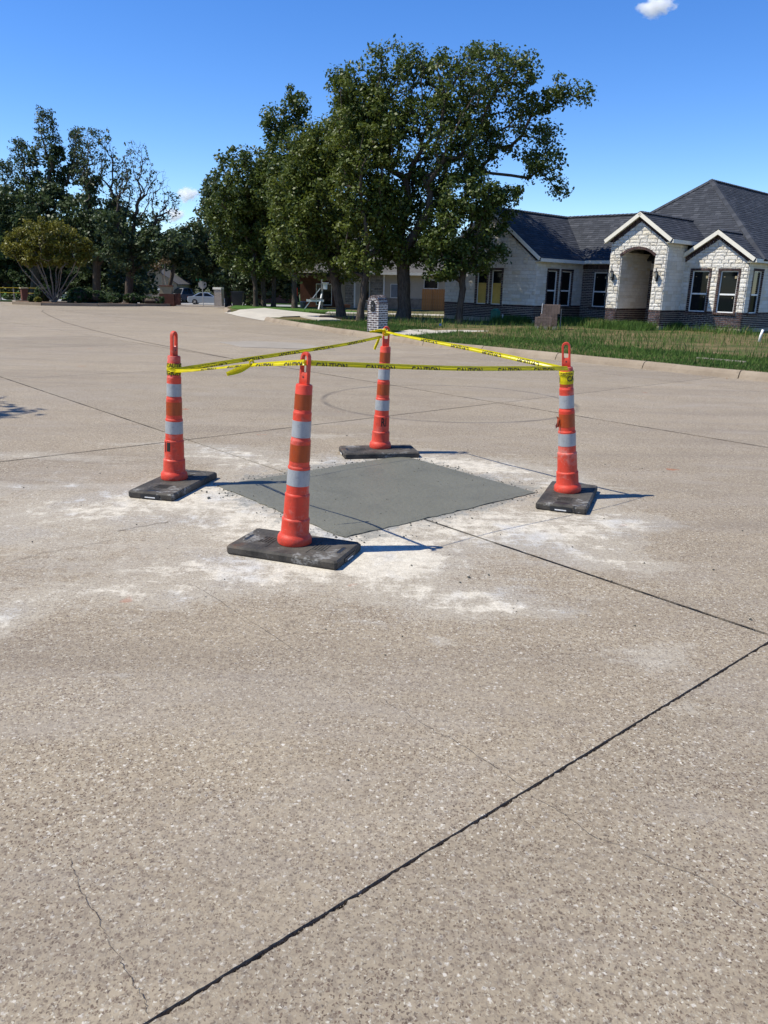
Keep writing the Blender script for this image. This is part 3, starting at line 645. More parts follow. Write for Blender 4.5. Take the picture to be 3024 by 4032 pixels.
for q in ([(0.71,26.7),(2.35,27.5),(2.2,25.7),(1.26,24.5)],[(0.70,26.65),(1.22,24.48),(.56,23.5),(.06,23.5),(.04,24.3)],[(2.4,27.5),(4.6,29.9),(5.6,29.0),(2.25,25.75)]):
    sheet('front_path',q,.155,DR,.3)
def W2(px): return px
mb=MB(); mb.bar((7.0,17.9,.165),(7.75,17.1,.165),.08,.04); tag(mb.build('concrete_strip','old_concrete'),'pale narrow strip of concrete lying in the grass behind the kerb','concrete strip')

# ------------------------------------------------------------------ grass
def blades(name,pts,hmin,hmax,wd,mat,seed,lean=.35,rows=2):
    rs=np.random.RandomState(seed); pts=np.asarray(pts,dtype=np.float64); n=len(pts); 
    H=hmin+(hmax-hmin)*rs.rand(n)**1.6; a=rs.rand(n)*6.283; la=rs.rand(n)*6.283; le=lean*H*(.3+rs.rand(n)); W_=wd*(.6+.8*rs.rand(n))
    dx=np.cos(a)*W_/2; dy=np.sin(a)*W_/2; V=np.zeros((n,5,3)); X=pts
    V[:,0]=X; V[:,0,0]-=dx; V[:,0,1]-=dy; V[:,1]=X; V[:,1,0]+=dx; V[:,1,1]+=dy
    m=X.copy(); m[:,0]+=np.cos(la)*le*.35; m[:,1]+=np.sin(la)*le*.35; m[:,2]+=H*.6
    V[:,2]=m; V[:,2,0]+=dx*.8; V[:,2,1]+=dy*.8; V[:,3]=m; V[:,3,0]-=dx*.8; V[:,3,1]-=dy*.8
    t=X.copy(); t[:,0]+=np.cos(la)*le; t[:,1]+=np.sin(la)*le; t[:,2]+=H; V[:,4]=t
    me=bpy.data.meshes.new(name); me.vertices.add(n*5); me.vertices.foreach_set('co',V.reshape(-1).astype(np.float32))
    me.loops.add(n*7); idx=np.arange(n)[:,None]*5+np.array([0,1,2,3,3,2,4]); me.loops.foreach_set('vertex_index',idx.reshape(-1).astype(np.int32))
    me.polygons.add(n*2); st=(np.arange(n)[:,None]*7+np.array([0,4])).reshape(-1); me.polygons.foreach_set('loop_start',st.astype(np.int32))
    me.update(calc_edges=True); at=me.attributes.new('rnd','FLOAT','FACE')
    # patches of like colour
    v=.5*rs.rand(n)+.5*(.5+.5*np.sin(pts[:,0]*.9+1.3*np.sin(pts[:,1]*.7))*np.cos(pts[:,1]*.8)); at.data.foreach_set('value',np.repeat(np.clip(v,0,1),2).astype(np.float32))
    me.materials.append(MATS[mat]); o=bpy.data.objects.new(name,me); col.objects.link(o); return o
def on_lawn(n,d0,d1,y0,y1,seed,dens=None):
    rs=np.random.RandomState(seed); L=np.array(LP); seg=np.sqrt(((L[1:]-L[:-1])**2).sum(1)); cum=np.concatenate([[0],np.cumsum(seg)]); out=[]
    t=rs.rand(n*3)*cum[-1]; x=np.interp(t,cum,L[:,0]); y=np.interp(t,cum,L[:,1]); d=d0+(d1-d0)*rs.rand(n*3)
    X=x+.80*d; Y=y+.60*d; ok=(Y>y0)&(Y<y1)
    if dens is not None: ok&=rs.rand(n*3)<dens(X,Y,d)
    X,Y,d=X[ok][:n],Y[ok][:n],d[ok][:n]
    Z=.13+np.where(Y<47,0,-.028*(Y-47))+.055*np.minimum(1,d/9)
    return np.stack([X,Y,Z],1)
def inhouse(X,Y):
    u=(X-12.73)*.70711-(Y-28.98)*.70711; v=(X-12.73)*.70711+(Y-28.98)*.70711
    return (v>-.03)&(u>-2.4) | (v>-1.6)&(u>-4.65)&(u<-2.3) | (v>.8)&(u<-4) | (v>-2.6)&(u<-7.2)&(u>-12.1)
def onpath(X,Y):
    r_=np.zeros(len(X),bool)
    for q in ([(0.71,26.7),(2.35,27.5),(2.2,25.7),(1.26,24.5)],[(0.70,26.65),(1.22,24.48),(.56,23.5),(.06,23.5),(.04,24.3)],[(2.4,27.5),(4.6,29.9),(5.6,29.0),(2.25,25.75)],[(-5.45,34.4),(-8.1,40.2),(-7.6,42.5),(-4.2,38.2),(-2.6,35.6),(-4.2,33.0)],[(-3,39.6),(14,39.6),(14,37.9),(-3,37.9)],[(-4.0,34.9),(-2.9,34.9),(-1.9,31.6),(-2.7,31.2)]):
        q=ccw(q); a=np.ones(len(X),bool)
        for i in range(len(q)):
            A,B=q[i],q[(i+1)%len(q)]; a&=((B[0]-A[0])*(Y-A[1])-(B[1]-A[1])*(X-A[0]))>0
        r_|=a
    return r_
def keep(X,Y): return (~inhouse(X,Y))&(~onpath(X,Y))
patchy_=0
patchy=lambda X,Y:(.5+.5*np.sin(X*.55+2*np.sin(Y*.35+1))*np.cos(Y*.45+1.2*np.sin(X*.6)))
ga=on_lawn(70000,.0,3.2,4,31,11,lambda X,Y,d:keep(X,Y)*np.clip(.7+.9*patchy(X*1.7,Y*1.7),0,1))
o=blades('grass',ga,.03,.10,.014,'grass_blades',12); o['kind']='stuff'; tag(o,'short green grass along the kerb in front of the white stone house','grass')
gb=on_lawn(42000,1.6,17,8,40,13,lambda X,Y,d:keep(X,Y)*np.clip(-.05+1.2*patchy(X*1.3,Y*1.3),0,1)*np.where(Y>31,.4,1.0)*np.clip(1.15-.05*d,.3,1))
o=blades('weeds',gb,.06,.30,.012,'grass_blades',14,.5); o['kind']='stuff'; tag(o,'tall uncut weeds with dry seed stems over the front yard of the stone house','weeds')
# thick weeds right against the house
rs=np.random.RandomState(31); n=16000; t=rs.rand(n); u=-8.5+9.3*t; v=np.where(u<-7.2,-2.6,np.where(u<-4.65,.4,np.where(u<-2.3,-1.65,-.1)))-np.abs(rs.randn(n))*.6-.05
v=np.where((u<-4.65)&(u>-7.2),v-rs.rand(n)*1.6,v); hX=12.73+(u+v)*.70711; hY=28.98+(v-u)*.70711; dens_=(u<-2.0)|(rs.rand(n)<.12)
gc=np.stack([hX,hY,np.full(n,.18)],1)[dens_&(~inhouse(hX,hY))]
o=blades('tall_grass',gc,.1,.38,.02,'grass_blades',32,.45); o['kind']='stuff'; tag(o,'thick dark green grass growing against the foot of the stone house','grass')

# ------------------------------------------------------------------ CONES
def cone_parts(root,tilt,yaw,letters=None,peel=False,dirty=False):
    M=Matrix.Rotation(tilt[0],4,'Y')@Matrix.Rotation(-tilt[1],4,'X'); T=Matrix.Translation((0,0,.055))@M
    def put(mb,name,mat,smooth=True,par=root,**k):
        vs=[T@v for v in mb.v]; o_=obj(name,vs,mb.f,mat,par,smooth=False,local=True)
        if smooth:
            me=o_.data; me.polygons.foreach_set('use_smooth',[True]*len(me.polygons)); 
            try: me.set_sharp_from_angle(angle=R(38))
            except Exception: pass
        return o_
    b=MB(); b.lathe([(.104,0),(.108,.012),(.106,.04),(.098,.056),(.090,.064),(.088,.07),(.0855,.150),(.0865,.157),(.084,.163),(.0785,.168),(.0755,.305),(.0765,.312),(.074,.319),(.0695,.324),(.0675,.475),(.068,.480),(.0685,.484),(.066,.491),(.0625,.495),(.0605,.642),(.0615,.650),(.059,.657),(.0565,.661),(.0552,.810),(.056,.816),(.0535,.823),(.0515,.826),(.0500,.975),(.046,.985),(.02,.986)],40)
    body=put(b,'tube','orange_plastic')
    for z0,z1,r0_,r1,nm,mt in ((.375,.475,.0688,.0677,'white_reflective_band','white_reflective_sheeting'),(.524,.628,.0622,.0609,'orange_reflective_band','orange_reflective_sheeting'),(.672,.772,.0567,.0558,'white_reflective_band','white_reflective_sheeting'),(.838,.930,.0514,.0506,'orange_reflective_band','orange_reflective_sheeting')):
        b=MB(); e=.0012; b.lathe([(r0_-.003+e,z0),(r0_+e,z0+.0005),(r1+e,z1-.0005),(r1-.003+e,z1)],40,cap=False); put(b,nm,mt)
    # loop handle
    b=MB(); out=[(-.040,.975),(.040,.975),(.033,1.01),(.0325,1.14)]+[(.0325*math.cos(t),1.14+.0345*math.sin(t)) for t in np.linspace(0,math.pi,13)[1:-1]]+[(-.0325,1.14),(-.033,1.01)]
    hole=[(.0165,1.055),(.0165,1.138)]+[(.0165*math.cos(t),1.138+.017*math.sin(t)) for t in np.linspace(0,math.pi,9)[1:-1]]+[(-.0165,1.138),(-.0165,1.055)]
    bm=bmesh.new(); 
    def loop(pts,y,s_=1.): return [bm.verts.new((x*s_,y,z)) for x,z in pts]
    th=.0135
    def match(n,m_):
        return m_
    # resample both loops by angle around the hole centre to the same count
    def ray(pts,c,ang):
        d=(math.cos(ang),math.sin(ang)); best=None
        for i in range(len(pts)):
            a=pts[i]; b_=pts[(i+1)%len(pts)]; ex,ez=b_[0]-a[0],b_[1]-a[1]; den=d[0]*ez-d[1]*ex
            if abs(den)<1e-9: continue
            t_=((a[0]-c[0])*ez-(a[1]-c[1])*ex)/den; u_=((a[0]-c[0])*d[1]-(a[1]-c[1])*d[0])/den
            if t_>0 and -1e-6<=u_<=1+1e-6: best=t_ if best is None else min(best,t_)
        return (c[0]+d[0]*best,c[1]+d[1]*best)
    c_=(0,1.10); N=48
    angs=[2*math.pi*i/N for i in range(N)]
    A=[ray(out,c_,a) for a in angs]; B=[ray(hole,c_,a) for a in angs]
    shr=lambda P_,k:[(c_[0]+(x-c_[0])*k,c_[1]+(z-c_[1])*k) for x,z in P_]
    rings=[loop(B,-th*.6),loop([( (x*.8+X*.2),(z*.8+Z*.2)) for (x,z),(X,Z) in zip(B,A)],-th),loop([((x*.12+X*.88),(z*.12+Z*.88)) for (x,z),(X,Z) in zip(B,A)],-th),loop(A,-th*.6),loop(A,th*.6),loop([((x*.12+X*.88),(z*.12+Z*.88)) for (x,z),(X,Z) in zip(B,A)],th),loop([((x*.8+X*.2),(z*.8+Z*.2)) for (x,z),(X,Z) in zip(B,A)],th),loop(B,th*.6)]
    for i in range(8):
        r1_,r2_=rings[i],rings[(i+1)%8]
        for k in range(N): bm.faces.new((r1_[k],r1_[(k+1)%N],r2_[(k+1)%N],r2_[k]))
    bmesh.ops.recalc_face_normals(bm,faces=bm.faces); me=bpy.data.meshes.new('x'); bm.to_mesh(me); bm.free()
    b=MB(); Ry=Matrix.Rotation(yaw,4,'Z'); b.add([Ry@v.co for v in me.vertices],[tuple(p.vertices) for p in me.polygons]); put(b,'handle','orange_plastic')
    # small bolt hole disc in the handle
    for sgn in(-1,1):
        b=MB(); b.tube([Ry@Vector((0,sgn*(th-.001),1.028)),Ry@Vector((0,sgn*(th+.0012),1.028))],.0055,10)
        put(b,'bolt_hole','dark_plastic')
    if letters:
        for (txt,ang,z,szh,mirror) in letters:
            pl=text_polys(txt); b=MB(); r_=.0772
            for vs_,fs_ in pl:
                q=[]
                for x,y in vs_:
                    a=ang+x*szh/r_*.62; zz=z+(y-.35)*szh; rr=.0790-(zz-.168)*.022+.0012; q.append((rr*math.cos(a),rr*math.sin(a),zz))
                b.add(q,fs_)
            split_obj('letter',[T@v for v in b.v],b.f,'black_print',root,local=True)
    if peel:
        b=MB(); pts=[(-.062,.60),(-.085,.615),(-.078,.59),(-.082,.565),(-.098,.545),(-.095,.522),(-.08,.53),(-.064,.53)]
        for k in(0,1): pass
        n=len(pts); ang=R(200); 
        vs_=[]; 
        for y in(-.001,.001):
            for i,(x,z) in enumerate(pts): vs_.append(Vector((x,y-.03+ .012*math.sin(i),z)))
        b.add(vs_,[tuple(range(n)),tuple(range(n,2*n))[::-1]]+[(i,(i+1)%n,n+(i+1)%n,n+i) for i in range(n)]); put(b,'torn_sheeting','orange_reflective_sheeting',smooth=False)
    return body
_txt={}
def text_polys(s_):
    if s_ in _txt: return _txt[s_]
    cu=bpy.data.curves.new('t','FONT'); cu.body=s_; cu.offset=.018; cu.resolution_u=3; cu.fill_mode='FRONT'; ob=bpy.data.objects.new('t',cu); col.objects.link(ob)
    bpy.context.view_layer.update(); me=bpy.data.meshes.new_from_object(ob.evaluated_get(bpy.context.evaluated_depsgraph_get()))
    xs=[v.co.x for v in me.vertices]; mx=(min(xs)+max(xs))/2
    _txt[s_]=[([(v.co.x-mx,v.co.y) for v in me.vertices],[tuple(p.vertices) for p in me.polygons])]
    bpy.data.objects.remove(ob); bpy.data.meshes.remove(me); return _txt[s_]
def base_plate(name,c,ang,L,Wd,label,mark):
    root=thing(name,label,'rubber base',(c[0],c[1],0),'rubber bases under the traffic cones')
    ring=lambda l,w_,z,ch:[(x,y,z) for x,y in ((-l+ch,-w_),(l-ch,-w_),(l,-w_+ch),(l,w_-ch),(l-ch,w_),(-l+ch,w_),(-l,w_-ch),(-l,-w_+ch))]
    l,w_=L/2,Wd/2; Rz=Matrix.Rotation(ang,4,'Z'); prof=[(l-.004,w_-.004,.002,.014),(l,w_,.012,.014),(l,w_,.044,.014),(l-.010,w_-.010,.056,.014),]
    vs=[];fs=[]
    for a in prof: vs+=ring(a[0],a[1],a[2],a[3])
    # end notches: pull the lower corners of the short ends in
    for i in range(3):
        for k in range(8): fs.append((i*8+k,i*8+(k+1)%8,(i+1)*8+(k+1)%8,(i+1)*8+k))
    fs.append(tuple(range(8))[::-1]); fs.append(tuple(24+k for k in range(8)))
    b=MB(); b.add([Rz@Vector(v) for v in vs],fs); o_=obj('plate',b.v,b.f,'black_rubber',root,local=True)
    # handle slots: raised rim, hollow's shade painted as a flat dark sheet
    for sx in(-1,1):
        b=MB(); cxs=sx*(l-.055); n=14
        pts=[(cxs+.013*math.cos(t),(.045 if math.sin(t)>0 else -.045)+.013*math.sin(t)) for t in np.linspace(0,2*math.pi,n,endpoint=False)]
        up_=[Vector((x,y,.0575)) for x,y in pts]; rim=[Vector((cxs+(x-cxs)*1.35,y*1.10,.0562)) for x,y in pts]; dn=[Vector((cxs+(x-cxs)*.9,y*.97,.0500)) for x,y in pts]
        b.add([Rz@v for v in rim+up_],[(i,(i+1)%n,n+(i+1)%n,n+i) for i in range(n)]); obj('slot_rim',b.v,b.f,'black_rubber',root,local=True)
        b=MB(); b.add([Rz@(v+Vector((0,0,.0062))) for v in dn],[tuple(range(n))]); obj('slot',b.v,b.f,'dark_plastic',root,local=True)
        # raised tread field and groove beside each slot
        b=MB()
        for k in range(5):
            for j in range(7):
                b.box(Rz@Vector((sx*(l-.15-.020*k+.0),-.05+.016*j,.0575)),(.010,.011,.004),rz=ang)
        b.box(Rz@Vector((sx*(l-.235),0,.0568)),(.006,Wd*.62,.003),rz=ang)
        obj('tread_field',b.v,b.f,'black_rubber',root,local=True)
    # pale grab tab on the end
    b=MB(); b.box(Rz@Vector((mark*(l-.002),0,.024)),(.014,.16,.026),rz=ang); obj('end_pocket',b.v,b.f,'dark_plastic',root,local=True)
    b=MB(); b.box(Rz@Vector((mark*(l+.0035),0,.018)),(.006,.085,.008),rz=ang); obj('grab_tab','' and [] or b.v,b.f,'white_pvc',root,local=True)
    return root
CG='orange traffic cones around the fresh concrete'
base_plate('rubber_base',(-.551,4.57),R(-19.5),.74,.40,'long dark rubber base with white splashes under the nearest orange cone',1)
base_plate('rubber_base',(-1.69,6.06),R(77),.78,.38,'rubber base splashed white under the orange cone at far left',-1)
base_plate('rubber_base',(-.066,7.51),R(12),.74,.38,'rubber base under the rearmost orange cone, behind the grey patch',-1)
base_plate('rubber_base',(1.458,5.97),R(69.5),.76,.38,'square looking rubber base under the orange cone at right',-1)
front=thing('traffic_cone','nearest orange cone with scuffed tube and four reflective bands, tape threaded through its loop','traffic cone',(-.555,4.60,0),CG)
cone_parts(front,(R(3.9),R(0)),R(-38))
left=thing('traffic_cone','leftmost orange cone with black print low on its tube and tape wound round its neck','traffic cone',(-1.714,6.14,0),CG)
cone_parts(left,(R(2.8),R(0)),R(68),letters=[('I',R(-136),.27,.115,False)])
back=thing('traffic_cone','rearmost orange cone marked with black letter R, tape knotted around its handle','traffic cone',(-.055,7.59,0),CG)
cone_parts(back,(R(1.8),R(0)),R(8),letters=[('RI',R(-72),.265,.115,False)])
right=thing('traffic_cone','rightmost orange cone with torn orange sheeting peeling from its side','traffic cone',(1.470,6.05,0),CG)
cone_parts(right,(R(-5.7),R(0)),R(-14),peel=True)
# black block on the left cone
def tilted(root,tilt,p): return Matrix.Translation(root.location)@Matrix.Translation((0,0,.055))@Matrix.Rotation(tilt,4,'Y')@Vector(p)
b=MB(); 
for z0,z1,a0,a1 in ((.235,.318,R(-124),R(-99)),):
    n=6; vs=[]
    for i in range(n+1):
        a=a0+(a1-a0)*i/n
        for z in(z0,z1): rr=.0772-(z-.168)*.022+.0016; vs.append(Matrix.Translation((0,0,.055))@Matrix.Rotation(R(2.8),4,'Y')@Vector((rr*math.cos(a),rr*math.sin(a),z)))
    b.add(vs,[(2*i,2*i+2,2*i+3,2*i+1) for i in range(n)])
obj('lettering',b.v,b.f,'black_print',left,local=True)

# ------------------------------------------------------------------ CAUTION TAPE
def strip(pts,wd,mat,parent,name='tape',upv=None,twist=None,crease=.006,seg=14,text=None,wobble=.004,seed=1,thick=.0006):
    """ribbon through 3D points; text = dict(spacing, first, height, voff, mirror)"""
    rg=random.Random(seed); pts=[Vector(p) for p in pts]; P2=[]
    for i in range(len(pts)-1):
        p0=pts[max(i-1,0)];p1=pts[i];p2=pts[i+1];p3=pts[min(i+2,len(pts)-1)]
        for k in range(seg):
            t=k/seg; P2.append(.5*((2*p1)+(p2-p0)*t+(2*p0-5*p1+4*p2-p3)*t*t+(3*p1-p0-3*p2+p3)*t**3))
    P2.append(pts[-1]); cum=[0]
    for i in range(1,len(P2)): cum.append(cum[-1]+(P2[i]-P2[i-1]).length)
    L=cum[-1]; fr=[]
    for i in range(len(P2)):
        d=(P2[min(i+1,len(P2)-1)]-P2[max(i-1,0)]).normalized(); U=(upv or Vector((0,.45,1))); U=(U-d*U.dot(d)).normalized(); s_=cum[i]/L
        tw=twist(s_) if twist else 0; Nn=d.cross(U); U2=U*math.cos(tw)+Nn*math.sin(tw); fr.append((d,U2,d.cross(U2)))
    def wid(s_): return wd(s_) if callable(wd) else wd
    rows=[-.5,-.18,.12,.5]; cr=[0,crease,-crease*.5,.001]
    vs=[];fs=[]
    for i,p in enumerate(P2):
        d,U,Nn=fr[i]; w_=wid(cum[i]/L); j=[(rg.random()-.5)*wobble for _ in rows]
        for r_,c_,jj in zip(rows,cr,j): vs.append(p+U*(r_*w_)+Nn*(c_*w_/.03*.5+jj*.5))
    n=len(rows)
    for i in range(len(P2)-1):
        for k in range(n-1): fs.append((i*n+k,(i+1)*n+k,(i+1)*n+k+1,i*n+k+1))
    # give it thickness
    m_=len(vs); 
    vs2=[v-fr[i//n][2]*thick for i,v in enumerate(vs)]; fs2=[tuple(reversed([q+m_ for q in f])) for f in fs]
    obj(name,vs+vs2,fs+fs2,mat,parent)
    if text:
        pl=text_polys('CAUTION'); s0=text['first']; tv=[];tf=[]
        def ev(s_,v,side):
            i=max(0,min(len(P2)-2,np.searchsorted(cum,s_)-1)); t=(s_-cum[i])/max(1e-6,cum[i+1]-cum[i]); p=P2[i]*(1-t)+P2[i+1]*t; d,U,Nn=fr[i]; d2,U2_,N2=fr[i+1]; U=(U*(1-t)+U2_*t); Nn=Nn*(1-t)+N2*t
            w_=wid(s_/L); k=v/w_; c_=np.interp(k,rows,cr)*w_/.03*.5
            return p+U*v+Nn*(c_+side*.0025)
        while s0<text.get('end',L-.08):
            bm=bmesh.new(); hgt_=text['height']; w_=wid(s0/L)
            for vv,ff in pl:
                q=[bm.verts.new((x*hgt_*text.get('wx',.92)*(-1 if text.get('mirror') else 1),(y-.36)*hgt_+text['voff'],0)) for x,y in vv]
                for f in ff:
                    try: bm.faces.new([q[i] for i in f])
                    except Exception: pass
            for lim,sg in ((-w_*.5,-1),(w_*.5,1)):
                g=bm.verts[:]+bm.edges[:]+bm.faces[:]; bmesh.ops.bisect_plane(bm,geom=g,plane_co=(0,lim,0),plane_no=(0,sg,0),clear_outer=True)
            for cut in (-.18*w_,.12*w_):
                g=bm.verts[:]+bm.edges[:]+bm.faces[:]; bmesh.ops.bisect_plane(bm,geom=g,plane_co=(0,cut,0),plane_no=(0,1,0))
            bm.verts.index_update(); k=len(tv); cs=s0
            tv+=[ev(cs+v.co.x,v.co.y,text.get('side',-1)) for v in bm.verts if True]
            tf+=[tuple(v.index+k for v in f.verts) for f in bm.faces]; bm.free(); s0+=text['spacing']*(1+(rg.random()-.5)*.06)
        if tv: split_obj('letter',tv,tf,'black_print',parent)
TG='yellow caution tapes strung between the cones'
t1=thing('caution_tape','yellow CAUTION tape running through the nearest cone loop to the right cone','caution tape',(-.6,5.0,1.1),TG)
S1=[(-1.66,6.085,.925),(-1.30,5.55,1.005),(-.893,5.1,1.09),(-.505,4.585,1.165),(-.46,4.60,1.163),(-.007,4.97,1.118),(.512,5.33,1.079),(1.0,5.68,1.055),(1.37,5.985,1.032)]
strip(S1,lambda s:.015+.018*min(1,max(0,(s-.22)/.2)),'yellow_tape',t1,text=dict(first=.62+.1,spacing=.372,height=.056,voff=-.015,side=1),seed=3)
t2=thing('caution_tape','yellow CAUTION tape with mirrored letters running from left cone to rearmost cone','caution tape',(-.9,6.7,1.0),TG)
S2=[(-1.65,6.09,.932),(-1.30,6.38,.975),(-.942,6.75,1.012),(-.414,7.2,1.074),(-.06,7.52,1.135)]
strip(S2,lambda s:.038-.013*s,'yellow_tape',t2,text=dict(first=.34,spacing=.372,height=.052,voff=-.010,mirror=True,side=1),seed=4)
t3=thing('caution_tape','yellow CAUTION tape sloping down from rearmost cone to the right cone','caution tape',(.6,6.8,1.1),TG)
S3=[(-.02,7.56,1.175),(.30,7.15,1.142),(.638,6.78,1.110),(.969,6.40,1.073),(1.35,6.04,1.02)]
strip(S3,lambda s:.020+.030*s*(1-.3*s),'yellow_tape',t3,text=dict(first=.62,spacing=.372,height=.05,voff=-.008,mirror=True,side=1),seed=5,upv=Vector((0,.25,1)))
# windings round the necks, own parts of the tapes they belong to
def winding(cone,tilt,z0,z1,r_,parent,txt,ang,seed,slope=.0,turns=1.15):
    rg=random.Random(seed); T=Matrix.Translation(cone.location)@Matrix.Translation((0,0,.055))@Matrix.Rotation(tilt,4,'Y')
    n=int(40*turns); vs=[];fs=[]; rows=5
    for i in range(n+1):
        a=2*math.pi*i/40
        for k in range(rows):
            rr=r_+.0015+.003*(k%2)*rg.random()+.0012*(i/40); z=z0+(z1-z0)*k/(rows-1)+slope*math.sin(a); vs.append(T@Vector((rr*math.cos(a),rr*math.sin(a),z)))
    for i in range(n):
        for k in range(rows-1): fs.append((i*rows+k,(i+1)*rows+k,(i+1)*rows+k+1,i*rows+k+1))
    obj('winding',vs,fs,'yellow_tape',parent)
    if txt:
        tv=[];tf=[]
        for tx,an,zz,hh in txt:
            for vv,ff in text_polys(tx):
                k=len(tv); tv+=[T@Vector(((r_+.0062)*math.cos(an+x*hh*.8/r_),(r_+.0062)*math.sin(an+x*hh*.8/r_),zz+(y-.35)*hh+slope*math.sin(an+x*hh*.8/r_))) for x,y in vv]; tf+=[tuple(i+k for i in f) for f in ff]
        split_obj('letter',tv,tf,'black_print',parent)
winding(left,R(2.8),.842,.930,.0505,t2,[('CAUTION',R(-55),.915,.045),('CAUTION',R(-120),.858,.05)],0,8)
winding(right,R(-5.7),.862,.960,.0505,t3,[('CA',R(-62),.905,.055),('I',R(-165),.895,.055)],0,9,.004)
winding(right,R(-5.7),.925,.955,.0535,t1,[('CAUTION',R(-98),.938,.026)],0,10)
winding(left,R(2.8),.872,.905,.0535,t1,None,0,11)
# bunched strands where it pulls off the left neck
for k,(dz,w_) in enumerate(((-.012,.009),(.004,.011),(.013,.008))):
    strip([(-1.722,6.12,.925+dz),(-1.695,6.085,.928+dz),(-1.62,6.05,.932+dz*.8),(-1.30,6.38 if k==1 else 5.55,(.975 if k==1 else 1.003)+dz*.2)],w_,'yellow_tape',t2,name='strand',crease=.01,seed=20+k)
# knot and loose tail in the front span
t1k=[(-.875,5.09,1.098),(-.90,5.08,1.085),(-.955,5.05,1.062),(-1.03,5.02,1.037)]
strip(t1k,lambda s:.010+.030*math.sin(min(1,s*1.1)*math.pi*.8),'yellow_tape',t1,name='loose_tail',upv=Vector((-.35,.1,1)),crease=.008,text=dict(first=.085,spacing=.5,height=.040,voff=.002,mirror=True,side=1.6,wx=.62,end=.13),seed=6)
b=MB(); 
for k in range(3): b.tube([Vector((-.880,5.09,1.100))+Vector((.012*math.cos(a),.008*math.sin(a+k),.018*math.sin(a)+.003*k)) for a in np.linspace(0,5.6,14)],.0042,6)
obj('knot',b.v,b.f,'yellow_tape',t1)
# knot at the rear cone handle with hanging end and a crumpled end to the left
hp=tilted(back,R(1.8),(0,0,1.125))
for k in range(3):
    n=24; pts=[hp+Vector((.036*math.cos(a),.02*math.sin(a),.010*math.sin(2*a+k)-.012*k)) for a in np.linspace(-2.8,3.0,n)]
    strip(pts,.018,'yellow_tape',t3,name='knot',crease=.02,seg=2,seed=30+k,wobble=.006)
strip([(-.085,7.52,1.13),(-.098,7.51,1.09),(-.118,7.50,1.045),(-.128,7.50,1.015)],lambda s:.018+.02*s*(1.2-s),'yellow_tape',t2,name='loose_end',upv=Vector((1,0,.2)),crease=.02,seed=41)
strip([(-.03,7.53,1.195),(-.08,7.50,1.192),(-.13,7.49,1.185),(-.175,7.48,1.178)],lambda s:.030-.010*s,'yellow_tape',t2,name='crumpled_end',crease=.04,wobble=.02,text=dict(first=.05,spacing=.09,height=.03,voff=0,side=1,wx=.4),seed=42)

# ------------------------------------------------------------------ WHITE STONE HOUSE
HO=Vector((12.73,28.98,0)); E1=Vector((math.cos(R(-45)),math.sin(R(-45)),0)); E2=Vector((-E1.y,E1.x,0)); Z=Vector((0,0,1))
def H(u,v,z): return HO+E1*u+E2*v+Z*z
house=thing('brick_house','white stone house with dark brick base, black windows and charcoal roof on the right','house',HO,)
stones=Pieces('stone','white_stone',house); bricks=Pieces('brick','dark_brick',house); shing=Pieces('shingle','shingle_grey',house)
ZS,ZW=.33,.90       # top of slab, top of brick base
def circle_arch(u0,u1,zs,zt,n=10):
    w_=(u1-u0)/2; hh=zt-zs; r_=(w_*w_+hh*hh)/(2*hh); cx_=(u0+u1)/2; cz=zt-r_; a=math.asin(w_/r_)
    return [(cx_+r_*math.sin(t),cz+r_*math.cos(t)) for t in np.linspace(a,-a,n)],(cx_,cz,r_,a)
def wall_mesh(F,regions,holes,depth,name,mat,d1=0.):
    mb=MB()
    for rg_ in regions:
        ps=[ccw(rg_)]
        for ho in holes:
            q=[]
            for p in ps: q+=subtract(p,ho)
            ps=q
        for p in ps:
            n=len(p); vs=[F.P(a,b,d1) for a,b in p]+[F.P(a,b,-depth) for a,b in p]
            mb.add(vs,[tuple(range(n)),tuple(range(n,2*n))[::-1]]+[(i,n+i,n+(i+1)%n,(i+1)%n) for i in range(n)])
    return mb.build(name,mat,house)
